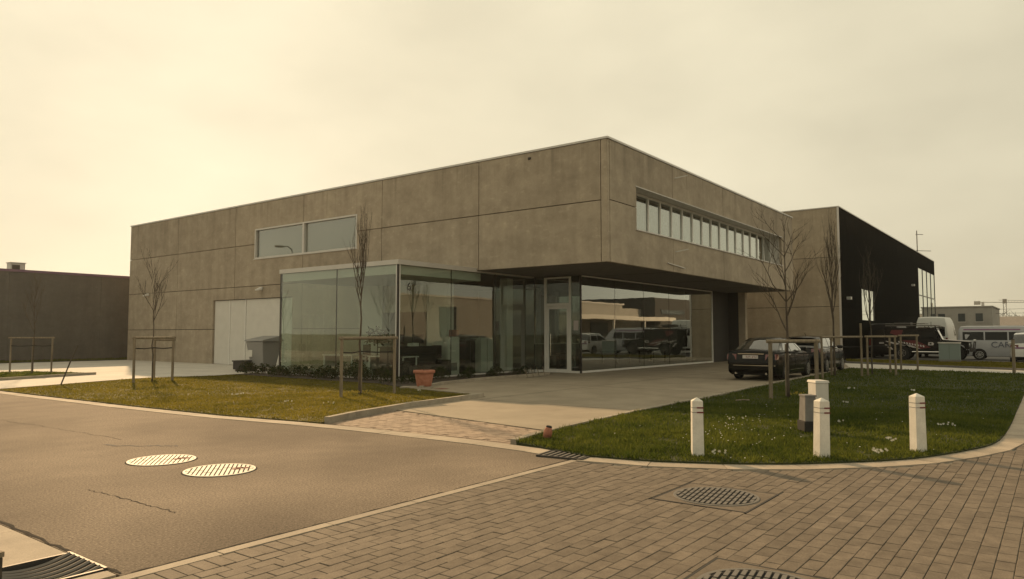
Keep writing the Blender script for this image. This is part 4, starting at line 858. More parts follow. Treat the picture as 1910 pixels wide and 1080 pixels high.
dp = thing('display_stand', 'white display panel with dull red header behind the middle pavilion pane', 'display', (20.9, 18.7, .045), R(5)); B(-.35, -.05, 0, .35, .05, 1.45).build('panel', 'wall_white', dp); B(-.2, -.056, 1.46, .3, .04, 1.72).build('header', 'rust', dp); B(-.2, -.056, .15, .2, -.051, .45).build('print', 'grey_furn', dp)
cb = thing('dark_cupboard', 'tall black cupboard right of the white display panel', 'cupboard', (22.0, 19.0, .045)); B(-.3, -.25, 0, .3, .25, 1.3).build('carcass', 'dark_furn', cb); B(-.005, -.262, .05, .005, -.251, 1.25).build('door_gap', 'grey_furn', cb); B(-.34, -.28, 1.3, .34, .28, 1.36).build('top', 'grey_furn', cb)
cb = thing('white_cabinet', 'pale greenish cabinet at the right end of the pavilion', 'cabinet', (23.3, 19.2, .045)); B(-.4, -.25, 0, .4, .25, 1.4).build('carcass', 'wall_white', cb); B(-.005, -.262, .05, .005, -.251, 1.35).build('door_gap', 'grey_furn', cb)
ip = thing('indoor_plant', 'dark potted plant behind the west pavilion glass', 'plant', (18.9, 20.75, .045)); MB().lathe([(.16, 0), (.22, .4), (.2, .4)], 16).build('pot', 'dark_furn', ip)
m_ = MB()
for i in range(260):
    a, b = random.uniform(0, 6.28), random.uniform(-.2, 1.4); r_ = .45 * random.random() ** .5; p = Vector((r_ * math.cos(a), r_ * math.sin(a), 1.25 + .6 * math.sin(b * 1.1) * random.uniform(.2, 1)))
    q = Vector((random.gauss(0, 1), random.gauss(0, 1), random.gauss(0, .6))).normalized() * .11; s = q.cross(Vector((random.gauss(0, 1), random.gauss(0, 1), 1))).normalized() * .035; m_.face([p - q, p + s, p + q, p - s])
m_.build('leaves', 'shrub_leaf', ip); MB().tube([(0, 0, .38), (0, 0, 1.4)], .02, 6).build('stem', 'bark', ip)
sc_ = thing('reception_counter', 'grey reception counter deep inside the showroom', 'counter', (31, 20.5, .046)); B(-1.6, -.4, 0, 1.6, .4, 1.05).build('body', 'grey_furn', sc_); B(-1.65, -.5, 1.05, 1.65, .45, 1.1).build('top', 'wall_white', sc_)
for i, (x, y) in enumerate(((27.5, 18.2), (33.6, 18.6), (36.4, 17.9))):
    t = thing('display_table', ('low dark display table left in the showroom', 'low dark display table in mid showroom', 'low dark display table right in the showroom')[i], 'table', (x, y, .046)); B(-.8, -.5, .6, .8, .5, .66).build('top', 'grey_furn', t)
    for sx in (-.7, .7):
        for sy in (-.42, .42): B(sx - .03, sy - .03, 0, sx + .03, sy + .03, .6).build('leg', 'dark_furn', t)

# ================================================================ TREES, STAKES, SHRUBS, FLOWERS
def branch(mb, p, d, length, r0, depth, up, spread, kids, rng, n=5):
    pts = [p]; rad = [r0]; dd = d.normalized(); steps = 5
    for i in range(steps):
        dd = (dd + Vector((rng.gauss(0, .09), rng.gauss(0, .09), rng.gauss(0, .05) + up * .22))).normalized(); pts.append(pts[-1] + dd * length / steps); rad.append(r0 * (1 - .78 * (i + 1) / steps) + .0016)
    mb.tube(pts, rad, n, False)
    if depth <= 0: return
    for k in range(kids):
        i = rng.randint(1, steps - 1); t = (pts[i + 1] - pts[i]).normalized(); o = t.orthogonal().normalized(); o = Matrix.Rotation(rng.uniform(0, 6.28), 3, t) @ o
        branch(mb, pts[i].lerp(pts[i + 1], rng.random()), t * .75 + o * spread + Vector((0, 0, up * .4)), length * rng.uniform(.35, .6), rad[i] * .55, depth - 1, up, spread, max(2, kids - 1), rng, 3)
def tree(label, x, y, h, fork, r, nb_, up, spread, blen, seed, lean=0, zb=.05, mat='bark'):
    rng = random.Random(seed); t = thing('young_tree', label, 'tree', (x, y, zb), rng.uniform(0, 6), 'bare young trees tied to stakes')
    pts, rad = [], []; k = 12
    for i in range(k + 1):
        z = -.1 + (h * .93 + .1) * i / k; pts.append(Vector((rng.gauss(0, .008) * i * .35 + lean * z, rng.gauss(0, .008) * i * .35, z))); rad.append(max(.004, r * (1 - .92 * (i / k) ** 1.1)))
    MB().tube(pts, rad, 8).build('trunk', mat, t, smooth=True)
    cw_ = MB()
    for i in range(nb_):
        f = (i + rng.random() * .6) / nb_; z = fork + (h * .86 - fork) * f; j = min(k - 1, int((z + .1) / (h * .93 + .1) * k)); p = pts[j].lerp(pts[j + 1], .5); a = i * 2.4 + rng.uniform(-.4, .4)
        branch(cw_, p, Vector((math.cos(a) * spread, math.sin(a) * spread, .75 + .5 * up)), blen * (1 - .5 * f) * rng.uniform(.75, 1.15), rad[j] * .55 + .003, 2, up, .55 * spread + .15, 4, rng, 4)
    cw_.build('crown', mat, t); return t
tree('bare young tree with open fanned twigs before the concrete left wall', 11.87, 23.85, 4.0, 1.55, .028, 9, .7, .62, 1.6, 3)
tree('bare slim young tree right in front of the glass pavilion', 12.62, 14.52, 4.35, 2.2, .038, 12, 1.25, .30, 1.5, 5)
tree('bare wide-branched young tree beside the black sedan', 18.45, 5.40, 4.75, 1.6, .042, 12, .40, .80, 1.45, 8)
tree('bare upright young tree near the neighbour building corner', 28.9, 6.75, 5.6, 2.0, .045, 14, 1.15, .38, 2.1, 11)
tree('bare young tree almost lost against the black cladding', 30.9, 5.85, 4.6, 1.8, .035, 10, 1.0, .45, 1.5, 14, mat='wood_dark')
tree('bare thin young tree against the dark hall at far left', 11.35, 32.3, 3.9, 1.6, .028, 9, .9, .45, 1.3, 17)

def stakes(label, posts, tops, trunk, rails, straps=True, h=1.43, zb=.05, pr=.042):
    c = Vector((sum(p[0] for p in posts) / len(posts), sum(p[1] for p in posts) / len(posts), zb)); t = thing('tree_stake_frame', label, 'tree stakes', c, 0, 'round wooden tree stake frames')
    P = [Vector((p[0], p[1], 0)) - Vector((c.x, c.y, 0)) for p in posts]
    for p, hh in zip(P, tops): MB().tube([p + Vector((0, 0, -.1)), p + Vector((random.gauss(0, .01), random.gauss(0, .01), hh))], [pr, pr * .95], 10).build('post', 'wood', t, smooth=False)
    for (a, b, z) in rails:
        d = (P[b] - P[a]).normalized(); e = Vector((-d.y, d.x, 0)) * 0
        MB().tube([P[a] - d * .08 + Vector((0, 0, z)), P[b] + d * .08 + Vector((0, 0, z + .005))], pr * .92, 10).build('rail', 'wood', t)
    if trunk:
        tk = Vector((trunk[0], trunk[1], 0)) - Vector((c.x, c.y, 0))
        for p in P[:2] + ([P[2]] if len(P) > 2 else []):
            q = [p + Vector((0, 0, 1.09)), p.lerp(tk, .5) + Vector((0, 0, 1.07)), tk + (tk - p).normalized() * .05 + Vector((0, 0, 1.10))]
            m_ = MB()
            for i in range(2): m_.bar(q[i], q[i + 1], .006, .035)
            m_.build('strap', 'strap', t)
        
    return t
stakes('wooden stakes round the fanned young tree at left', [(11.24, 23.79), (12.53, 23.82), (12.45, 24.9)], [1.47, 1.47, 1.4], (11.87, 23.85), [(0, 1, 1.42), (1, 2, 1.35)])
stakes('wooden stakes before the glass pavilion', [(11.78, 14.24), (13.40, 14.05), (12.85, 14.75)], [1.49, 1.49, 1.0], (12.62, 14.52), [(0, 1, 1.44)])
f3 = at_depth(1439.6, 17.45); f3b = at_depth(1519.5, 17.75)
stakes('wooden stakes beside the black sedan', [(17.92, 5.66), (f3b.x, f3b.y), (18.62, 5.47)], [1.38, 1.40, 1.30], (18.45, 5.40), [(0, 1, 1.37)], pr=.05)
p4a, p4b, p4c = at_depth(1530, 25.5), at_depth(1603, 26.8), at_depth(1547, 27.5)
stakes('wooden stakes round the upright tree behind the parked cars', [p4a[:2], p4b[:2], p4c[:2]], [1.48, 1.95, 1.45], (28.9, 6.75), [(0, 1, 1.44)])
p5a, p5b, p5c = at_depth(1614, 27.6), at_depth(1666, 27.6), at_depth(1656, 29.5)
stakes('wooden stakes round the tree before the black cladding', [p5a[:2], p5b[:2], p5c[:2]], [1.47, 1.47, 1.45], (30.9, 5.85), [(0, 1, 1.45)])
p6a, p6b = at_depth(1676, 31), at_depth(1707, 31)
stakes('pair of wooden stakes farthest along the right lawn', [p6a[:2], p6b[:2]], [1.5, 1.5], None, [(0, 1, 1.48)])
stakes('thin wooden stakes on the small patch of grass at far left', [(10.8, 33.0), (11.9, 32.0), (11.5, 32.8)], [1.44, 1.44, 1.40], (11.35, 32.3), [(0, 1, 1.40)], pr=.034)

def shrub_mesh(seed, r, h, nl):
    rng = random.Random(seed); m_ = MB()
    for i in range(nl):
        a = rng.uniform(0, 6.28); rr = r * rng.random() ** .55 * (1 + .25 * math.sin(3 * a + seed)); z = h * (.12 + .88 * rng.random() ** .8) * (1 - .45 * (rr / r) ** 2)
        p = Vector((rr * math.cos(a), rr * math.sin(a), z)); q = Vector((math.cos(a), math.sin(a), rng.uniform(-.2, 1.2))).normalized() * rng.uniform(.03, .055); s = q.cross(Vector((rng.gauss(0, 1), rng.gauss(0, 1), rng.gauss(0, 1)))).normalized() * .02
        m_.face([p - q * .3, p + q * .3 + s, p + q, p + q * .3 - s])
    me = m_.mesh('leaves'); me.materials.append(M['shrub_leaf']); return me
sm = [shrub_mesh(s, .30, h, 420) for s, h in ((1, .42), (2, .5), (3, .36), (4, .58))]
stm = MB()
for i in range(7): a = i * .9; stm.tube([(0, 0, -.05), (.15 * math.cos(a), .15 * math.sin(a), .3)], .006, 4)
stme = stm.mesh('stem'); stme.materials.append(M['bark'])
spots = [(random.uniform(16.1, 16.75), 18.0 + i * .47 + random.uniform(-.12, .12)) for i in range(17)] + [(17.2 + i * .52 + random.uniform(-.1, .1), random.uniform(16.5, 17.35)) for i in range(12)] + [(16.2, 16.4), (16.5, 17.2), (15.9, 16.9), (16.9, 16.6)]
for i, (x, y) in enumerate(spots):
    west = y > 17.7
    t = thing('low_shrub', 'low dark evergreen shrub in the row along the west pavilion glass' if west else 'low dark evergreen shrub in the bed south of the pavilion', 'shrub', (x, y, .04), random.uniform(0, 6), 'shrubs along west glass' if west else 'shrubs in south bed')
    s = random.uniform(.75, 1.15) * (1 if west else .8); t.scale = (s, s, s * random.uniform(.8, 1.1))
    for nm, me in (('leaves', random.choice(sm)), ('stem', stme)): o = bpy.data.objects.new(nm, me); col.objects.link(o); o.parent = t

def flowers(label, name, cat, x, y, n, spread, mat, hgt, size, group):
    t = thing(name, label, cat, (x, y, .05), 0, group); hd, st_ = MB(), MB()
    for i in range(n):
        a, rr = random.uniform(0, 6.28), spread * random.random() ** .6; px_, py_ = rr * math.cos(a), rr * math.sin(a) * .7; h = hgt * random.uniform(.7, 1.2); st_.tube([(px_, py_, -.01), (px_ + .005, py_, h)], .003, 3, False)
        for k in range(6):
            b = k * 1.047; c1, s1 = math.cos(b), math.sin(b); c2, s2 = math.cos(b + .6), math.sin(b + .6); hd.face([(px_, py_, h), (px_ + size * .6 * c1, py_ + size * .6 * s1, h + size * .5), (px_ + size * .5 * (c1 + c2) * .55, py_ + size * .5 * (s1 + s2) * .55, h + size * 1.5), (px_ + size * .6 * c2, py_ + size * .6 * s2, h + size * .5)])
    tag(hd.build('petals', mat, t), kind='stuff'); tag(st_.build('stems', 'stem_green', t), kind='stuff')
CG = 'crocus clumps in the lawns'
for (px_, py_, n, sp, lab) in ((1643, 848, 11, .16, 'white crocus clump between the middle and right bollards near the gutter'), (1665, 825, 7, .14, 'smaller white crocus clump left of the right bollard'), (1763, 797, 11, .2, 'white crocus clump right of the right bollard'), (1345, 850, 8, .16, 'pale crocus clump at the foot of the left bollard'),
                             (1704, 731, 4, .18, 'tiny white crocus clump deep in the shaded right lawn'), (1577, 754, 3, .1, 'few white crocuses right of the cream cabinet'), (1566, 790, 4, .1, 'few white crocuses right of the middle bollard top'), (613, 755, 4, .2, 'white crocus clump in the middle of the left lawn'), (540, 753, 4, .2, 'white crocuses left of the middle in the left lawn'), (446, 739, 5, .22, 'faint crocus clump at the left of the left lawn'), (778, 732, 4, .14, 'white crocuses at the foot of the terracotta pot'), (1373, 785, 5, .2, 'white crocuses behind the left bollard'), (1590, 728, 4, .2, 'white crocuses in the shade behind the cream cabinet')):
    p = gp(px_, py_, .06); flowers(lab, 'crocus_clump', 'flowers', p.x, p.y, n, sp, 'petal_white', .05, .022 * max(1, p.length / 14), CG)
for (x, y, n, lab) in ((12.5, 14.3, 26, 'yellow daffodils at the foot of the tree before the pavilion'), (11.9, 23.7, 24, 'yellow flowers at the foot of the left lawn tree'), (18.55, 5.2, 16, 'yellow and white flowers at the foot of the tree beside the sedan')): flowers(lab, 'daffodil_clump', 'flowers', x, y, n, .45, 'petal_yellow', .07, .03, 'daffodils under the trees')
m_ = MB()
for i in range(130):                                                                   # fallen petals and small flowers; the dense cluster paints highlights on grass blades
    if i % 3: p = gp(random.gauss(1370, 55), random.gauss(800, 22), .1)
    else: p = gp(random.uniform(1060, 1850), random.uniform(735, 850), .1)
    if inside(lawn_right_poly, p.x, p.y):
        s = random.uniform(.004, .011); m_.face([(p.x - s, p.y, .085), (p.x, p.y - s, .088), (p.x + s, p.y, .092), (p.x, p.y + s, .088)])
tag(m_.build('petals_and_glints', 'petal_white'), 'scattered tiny white flowers and painted blade highlights in the grass near the left bollard', 'flowers', kind='stuff')
tw = gp(1385, 747, .08); tag(MB().tube([(tw.x - .1, tw.y + .12, .085), (tw.x, tw.y, .10), (tw.x + .1, tw.y - .13, .09)], .014, 5).build('fallen_stick', 'wood'), 'pale fallen stick on the grass left of the sedan stakes', 'stick')
# far wood behind the houses
m_ = MB(); rng = random.Random(4)
for i in range(240):
    x, y = 330 + rng.uniform(0, 60), rng.uniform(-40, 40); h = rng.uniform(6, 11)
    m_.tube([(x, y, 0), (x + rng.gauss(0, .3), y + rng.gauss(0, .3), h)], [.25, .05], 4)
    for k in range(9):
        a = rng.uniform(0, 6.28); z = h * rng.uniform(.35, .9); l_ = rng.uniform(1.2, 2.8); m_.tube([(x, y, z), (x + l_ * math.cos(a), y + l_ * math.sin(a), z + l_ * .9)], [.12, .03], 3)
tag(m_.build('far_wood', 'far_leaf'), 'faint belt of bare trees on the right horizon', 'trees', kind='stuff')

# ================================================================ VEHICLES
def ip_(x, pts): return float(np.interp(x, [p[0] for p in pts], [p[1] for p in pts]))
def wheel(parent, x, y, r, wd, side, spokes=7, rimr=.66, rimmat='rim'):
    prof = [(r * .62, -wd / 2), (r * .93, -wd / 2), (r, -wd / 2 + .03), (r, wd / 2 - .03), (r * .93, wd / 2), (r * .62, wd / 2)]
    rot = Matrix.Translation((x, y, r)) @ Matrix.Rotation(R(90), 4, 'X')
    t = MB().lathe(prof, 26); t.xf(rot); o = t.build('wheel', 'tyre', parent, smooth=False)
    m_ = MB(); zz = -side * (wd / 2 + .004)
    n = 26; rr = r * rimr
    ring = MB(); k0 = []
    for q, z in ((rr, zz), (rr * .86, zz - side * .0), (rr * .84, zz + side * .05)):
        for j in range(n): a = 2 * math.pi * j / n; m_.v.append((q * math.cos(a), q * math.sin(a), z))
    for i in range(2):
        for j in range(n): m_.f.append((i * n + j, i * n + (j + 1) % n, (i + 1) * n + (j + 1) % n, (i + 1) * n + j))
    for k in range(spokes): a = 2 * math.pi * k / spokes; m_.bar((.03 * math.cos(a), .03 * math.sin(a), zz), (rr * .9 * math.cos(a), rr * .9 * math.sin(a), zz), rr * .16, .02)
    m_.lathe([(rr * .2, -.015), (rr * .2, .015)], 12, (0, 0, zz)); m_.xf(rot); m_.build('rim', rimmat, o); return o
def zprof(z, pr): return ip_(z, pr)
def car(name, label, cat, loc, rz, P, mat):
    t = thing(name, label, cat, loc, rz); Ln, Wd = P['L'], P['W']; r = P['r']; xr, xf = P['xr'], P['xf']; ar = r * 1.13; zbot = P.get('zb', .2)
    plan = P.get('plan', [(0, .84), (.06, .91), (.2, .96), (.6, 1), (Ln - .8, 1), (Ln - .3, .93), (Ln - .08, .80), (Ln, .68)])
    pr = P.get('prof', [(.15, .93), (.35, .99), (.6, 1.0), (.8, .985), (.95, .955), (1.1, .90)])
    xs_ = sorted(set([round(v, 3) for v in list(np.linspace(0, Ln, 44)) + [xr + ar * math.sin(q) for q in np.linspace(-1.57, 1.57, 13)] + [xf + ar * math.sin(q) for q in np.linspace(-1.57, 1.57, 13)] + [p[0] for p in P['top']] + [.02, .05, .1, Ln - .02, Ln - .06]]))
    ns, ntp = 8, 5; m_ = MB(); rings = []
    for x in xs_:
        zb = zbot + max(0, .16 * (1 - x / .35)) * (x < .35) + max(0, .10 * (1 - (Ln - x) / .3)) * (Ln - x < .3)
        for xc in (xr, xf):
            if abs(x - xc) < ar: zb = max(zb, r + math.sqrt(max(0, ar * ar - (x - xc) ** 2)) - .0)
        zt = ip_(x, P['top']); hw = Wd / 2 * ip_(x, plan); ring = []
        zb = min(zb, zt - .03)
        for i in range(ns): z = zb + (zt - zb) * i / (ns - 1); ring.append((x, -hw * zprof(z, pr), z))
        yt = hw * zprof(zt, pr)
        for i in range(1, ntp + 1): u = -1 + 2 * i / (ntp + 1); ring.append((x, yt * u, zt + .035 * (1 - u * u)))
        for i in range(ns - 1, -1, -1): z = zb + (zt - zb) * i / (ns - 1); ring.append((x, hw * zprof(z, pr), z))
        rings.append(ring)
    n = len(rings[0]); m_.v = [p for q in rings for p in q]
    for i in range(len(rings) - 1):
        for j in range(n - 1): m_.f.append((i * n + j, i * n + j + 1, (i + 1) * n + j + 1, (i + 1) * n + j))
    m_.f.append(tuple(range(n))[::-1]); m_.f.append(tuple((len(rings) - 1) * n + j for j in range(n)))
    off = Matrix.Translation((-Ln / 2, 0, 0)); m_.xf(off)
    body = m_.build('body', mat, t, smooth=True); es = body.modifiers.new('e', 'EDGE_SPLIT'); es.split_angle = R(38)
    B(.35 - Ln / 2, -Wd / 2 * .9, zbot - .02, Ln / 2 - .35, Wd / 2 * .9, r * 2 + .02).build('underbody', 'under', t)
    def by(x, z): return Wd / 2 * ip_(x, plan) * zprof(z, pr)
    if 'green' in P:
        G = P['green']; x0, x1 = G[0][0], G[-1][0]; zr = max(p[1] for p in G); wb, wr = Wd / 2 * P.get('gwb', .90), Wd / 2 * P.get('gwr', .68); g_ = MB(); rf = MB(); rg, rr_ = [], []
        gx_ = sorted(set([round(v, 3) for v in list(np.linspace(x0, x1, 26)) + [p[0] for p in G]]))
        def gw(z, zb): return wb + (wr - wb) * max(0, (z - zb)) / (zr - zb)
        zbelt = ip_((x0 + x1) / 2, P['top']) - .03
        for x in gx_:
            zt = max(ip_(x, G), zbelt + .01); ring = []
            for i in range(4): z = zbelt + (zt - .03 - zbelt) * i / 3; ring.append((x, -gw(z, zbelt), z))
            yt = gw(zt, zbelt) * .94
            for i in range(7): u = -1 + 2 * i / 6; ring.append((x, yt * u, zt + .03 * (1 - u * u)))
            for i in range(3, -1, -1): z = zbelt + (zt - .03 - zbelt) * i / 3; ring.append((x, gw(z, zbelt), z))
            rg.append(ring)
            if P['roof'][0] - 1e-6 <= x <= P['roof'][1] + 1e-6: rr_.append([(a, b * 1.012, c + .006) for a, b, c in ring[3:-3]])
        for rr2, mm in ((rg, g_), (rr_, rf)):
            n = len(rr2[0]); mm.v = [p for q in rr2 for p in q]
            for i in range(len(rr2) - 1):
                for j in range(n - 1): mm.f.append((i * n + j, i * n + j + 1, (i + 1) * n + j + 1, (i + 1) * n + j))
        g_.xf(off); rf.xf(off); g_.build('windows', 'car_glass', t, smooth=True); rf.build('roof', mat, t, smooth=True)
        for (xa, xb, wdt) in P['pillars']:                                     # (x at belt, x at roof, width)
            for s in (-1, 1):
                zt = ip_(xb, G) - .02; yb_, yt_ = s * (gw(zbelt, zbelt) + .004), s * (gw(zt, zbelt) + .004); h = wdt / 2
                pts = [(xa - h, yb_, zbelt), (xa + h, yb_, zbelt), (xb + h * .7, yt_, zt), (xb - h * .7, yt_, zt)]; q = MB(); q.add(pts + [(a, b - s * .03, c) for a, b, c in pts], [(0, 1, 2, 3), (7, 6, 5, 4), (0, 4, 5, 1), (1, 5, 6, 2), (2, 6, 7, 3), (3, 7, 4, 0)]); q.xf(off); q.build('pillar', mat, t)
        for s in (-1, 1):
            q = MB(); q.bar((x0 + .25, s * (wb + .006), zbelt + .035), (x1 - .25, s * (wb + .006), zbelt + .035), .012, .02); q.xf(off); q.build('window_trim', 'chrome' if P.get('chrome') else 'under', t)
    for x in (xr, xf):
        for s in (-1, 1): wheel(t, x - Ln / 2, s * (Wd / 2 - .115), r, .21, s, P.get('spokes', 9))
    for s in (-1, 1):
        if 'tail' in P:
            (ya, yb, za, zb_) = P['tail']; q = MB(); xx = .02
            pts = [(-.012 + xx, s * ya, za), (.06 + xx, s * (yb - .012), za + .02), (.30, s * (by(.3, za) + .006), za + .04), (.34, s * (by(.34, zb_) + .004), zb_), (.07 + xx, s * (yb - .03), zb_ + .005), (-.002 + xx, s * ya, zb_)]
            q.add(pts + [(a + .05, b * .95, c) for a, b, c in pts], [(0, 1, 4, 5), (1, 2, 3, 4), (11, 10, 7, 6), (10, 9, 8, 7), (0, 6, 7, 1), (1, 7, 8, 2), (2, 8, 9, 3), (3, 9, 10, 4), (4, 10, 11, 5), (5, 11, 6, 0)]); q.xf(off); q.build('tail_light', 'tail_red', t)
        if 'head' in P:
            z = P['head']; q = MB(); q.add([(Ln - .30, s * (by(Ln - .3, z) + .004), z - .02), (Ln - .04, s * Wd / 2 * .62, z - .05), (Ln - .08, s * Wd / 2 * .60, z + .07), (Ln - .36, s * (by(Ln - .36, z) - .01), z + .10)], [(0, 1, 2, 3)]); q.xf(off); q.build('headlight', 'lamp_clear', t)
        if P.get('mirror'):
            xm, zm = P['mirror']; q = MB(); q.box(xm - .08, s * (Wd / 2 - .04), zm, xm + .08, s * (Wd / 2 + .16), zm + .14); q.xf(off); q.build('mirror', mat, t, bevel=.03)
        if 'doors' in P:
            for xd in P['doors']:
                q = MB()
                zz = np.linspace(.36, ip_(xd, P['top']) - .02, 6)
                for a, b in zip(zz[:-1], zz[1:]): q.bar((xd, s * (by(xd, a) + .001), a), (xd, s * (by(xd, b) + .001), b), .010, .004)
                q.xf(off); q.build('door_gap', 'under', t)
            for xh in P['handles']: q = MB(); q.box(xh - .1, s * (by(xh, .86) - .01), .85, xh + .1, s * (by(xh, .86) + .03), .88); q.xf(off); q.build('door_handle', 'chrome' if P.get('chrome') else mat, t, bevel=.008)
            q = MB(); 
            for a in np.linspace(xr + ar + .1, xf - ar - .3, 6)[:-1]:
                d_ = (xf - xr - 2 * ar - .4) / 5; q.bar((a, s * (by(a, .34) + .004), .34), (a + d_, s * (by(a + d_, .34) + .004), .34), .012, .022)
            q.xf(off); q.build('sill_trim', 'chrome' if P.get('chrome') else 'under', t)
    return t, off, by
sed = dict(L=4.58, W=1.78, r=.315, xr=1.02, xf=3.78, top=[(0, .62), (.03, .82), (.08, .98), (.16, 1.03), (.5, 1.045), (.95, 1.03), (2.2, .97), (3.15, .985), (3.6, .92), (4.1, .83), (4.4, .72), (4.58, .5)], green=[(.62, 1.02), (.9, 1.17), (1.25, 1.35), (1.6, 1.435), (2.1, 1.45), (2.55, 1.42), (2.85, 1.30), (3.35, 1.0)], roof=(1.25, 2.6), gwb=.89, gwr=.66, pillars=[(.95, 1.38, .16), (1.95, 1.98, .09), (3.10, 2.55, .07)], tail=(.50, .86, .70, .90), head=.68, mirror=(2.98, .98), doors=(1.35, 2.1, 3.2), handles=(1.45, 2.35), chrome=True, spokes=10)
t, off, by = car('parked_sedan', 'black sedan with white number plate parked nearest in the driveway', 'car', (26.85, 8.42, .012), 0, sed, 'car_green_black')
q = B(-.012, -.44, .90, .012, .44, .925); q.xf(off @ Matrix.Translation((.045, 0, 0))); q.build('chrome_strip', 'chrome', t)
q = B(-.012, -.26, .755, .01, .26, .865); q.xf(off @ Matrix.Translation((-.008, 0, 0))); npl = q.build('number_plate', 'decal_white', t)
for i, a in enumerate((-.19, -.13, -.07, .02, .08, .14)):
    q = MB(); h = .07; z = .775; q.box(-.002, a - .02, z, .0, a - .009, z + h); q.box(-.002, a - .009, z + (h - .012 if i % 2 else 0), .0, a + .016, z + (h if i % 2 else .012)); q.box(-.002, a - .009, z + .03, 0, a + .012, z + .042); q.xf(off @ Matrix.Translation((-.0205, 0, 0))); q.build('plate_character', 'band_red', npl)
q = MB()
for i in range(14): a = -.82 + i * .117; q.bar((.02 + .10 * abs(a) ** 3, a, .52), (.02 + .10 * abs(a + .117) ** 3, a + .117, .52), .014, .018)
q.xf(off @ Matrix.Translation((-.035, 0, 0))); q.build('bumper_trim', 'chrome', t)
q = MB()
for s in (-1, 1): q.tube([(.10, s * .52, .25), (.0, s * .52, .25)], .035, 8)
q.xf(off); q.build('exhaust_pipe', 'chrome', t)
hat = dict(L=4.35, W=1.80, r=.325, xr=.85, xf=3.45, top=[(0, .60), (.02, .80), (.08, .98), (.2, 1.02), (1.2, .99), (2.9, .97), (3.4, .93), (3.9, .84), (4.2, .72), (4.35, .5)], green=[(.16, 1.0), (.30, 1.15), (.55, 1.38), (.8, 1.45), (1.5, 1.49), (2.1, 1.47), (2.4, 1.38), (3.1, .98)], roof=(.55, 2.2), gwb=.90, gwr=.70, pillars=[(.45, .72, .22), (1.65, 1.66, .09), (2.9, 2.3, .07)], tail=(.50, .87, .84, 1.0), head=.7, mirror=(2.75, .98), doors=(1.0, 1.75, 2.9), handles=(1.15, 2.05))
t2, off2, _ = car('parked_hatchback', 'dark hatchback parked ahead of the black sedan', 'car', (32.5, 8.45, .012), 0, hat, 'car_black')
q = B(-.012, -.26, .60, .012, .26, .70); q.xf(off2 @ Matrix.Translation((-.006, 0, 0))); q.build('number_plate', 'decal_white', t2)
q = MB(); q.box(.22, -.55, 1.42, .6, .55, 1.445); q.xf(off2); q.build('roof_spoiler', 'car_black', t2); q = MB(); q.tube([(1.2, 0, 1.5), (1.0, 0, 1.62)], .012, 5); q.xf(off2); q.build('aerial', 'under', t2)
est = dict(hat); est.update(L=4.4, r=.33, W=1.85, top=[(0, .6), (.02, .85), (.08, 1.05), (.2, 1.08), (2.9, 1.05), (3.4, 1.0), (3.9, .9), (4.25, .75), (4.4, .5)], green=[(.12, 1.06), (.28, 1.3), (.45, 1.55), (.8, 1.63), (1.6, 1.66), (2.2, 1.62), (3.1, 1.06)], roof=(.45, 2.2), xf=3.5)
t3, off3, _ = car('parked_estate_car', 'pale car cut off by the right edge of the picture', 'car', (49.9, 1.3, .008), 0, est, 'car_white')
q = B(-.012, -.26, .62, .012, .26, .72); q.xf(off3 @ Matrix.Translation((-.006, 0, 0))); q.build('number_plate', 'decal_white', t3); q = MB().box(-.012, .1, .8, .0, .75, .88); q.xf(off3 @ Matrix.Translation((.0, 0, 0))); q.build('purple_lettering', 'decal_purple', t3)

def side_panel(parent, name, pts, s, by, off, mat, o_=.006, th=.02):
    q = MB(); v = [(x, s * (by(x, z) + o_), z) for x, z in pts]; n = len(v)
    q.add(v + [(a, b - s * th, c) for a, b, c in v], [tuple(range(n)), tuple(range(n, 2 * n))[::-1]] + [(i, (i + 1) % n, n + (i + 1) % n, n + i) for i in range(n)]); q.xf(off); return q.build(name, mat, parent)
bus = dict(L=5.0, W=1.92, r=.33, xr=1.1, xf=4.05, zb=.25, top=[(0, 1.2), (.03, 1.85), (.12, 2.02), (.4, 2.06), (3.3, 2.06), (3.55, 2.0), (4.35, 1.2), (4.75, 1.02), (4.95, .8), (5.0, .55)], prof=[(.2, .95), (.5, 1.0), (1.1, .99), (1.7, .93), (2.06, .85)], plan=[(0, .95), (.1, .985), (.4, 1), (4.2, 1), (4.7, .92), (5.0, .75)], tail=None, head=.8)
bus.pop('tail')
tb, offb, byb = car('parked_minibus', 'pale grey minibus with dark side windows and CAR lettering', 'minibus', (53.6, 2.55, .008), R(-90), bus, 'bus_grey')
for s in (-1, 1):
    for (a, b) in ((.25, 1.35), (1.42, 2.55), (2.62, 3.5)): side_panel(tb, 'window', [(a, 1.22), (b, 1.22), (b - (.12 if b > 3 else 0), 1.72), (a, 1.72)], s, byb, offb, 'bus_glass')
    side_panel(tb, 'roof_stripe', [(.3, 1.82), (3.2, 1.82), (3.2, 1.9), (.3, 1.9)], s, byb, offb, 'decal_purple')
    side_panel(tb, 'side_trim', [(.1, .62), (4.6, .62), (4.6, .68), (.1, .68)], s, byb, offb, 'under')
text_mesh('CAR', .5, 'side_lettering', 'decal_dark', tb, offb @ Matrix.Translation((2.2, -.975, .93)) @ Matrix.Rotation(R(90), 4, 'X'), .012)
q = MB().add([(3.62, -.75, 1.97), (3.62, .75, 1.97), (4.33, .82, 1.25), (4.33, -.82, 1.25)], [(0, 1, 2, 3)]); q.xf(offb @ Matrix.Translation((.03, 0, .02))); q.build('windscreen', 'car_glass', tb)
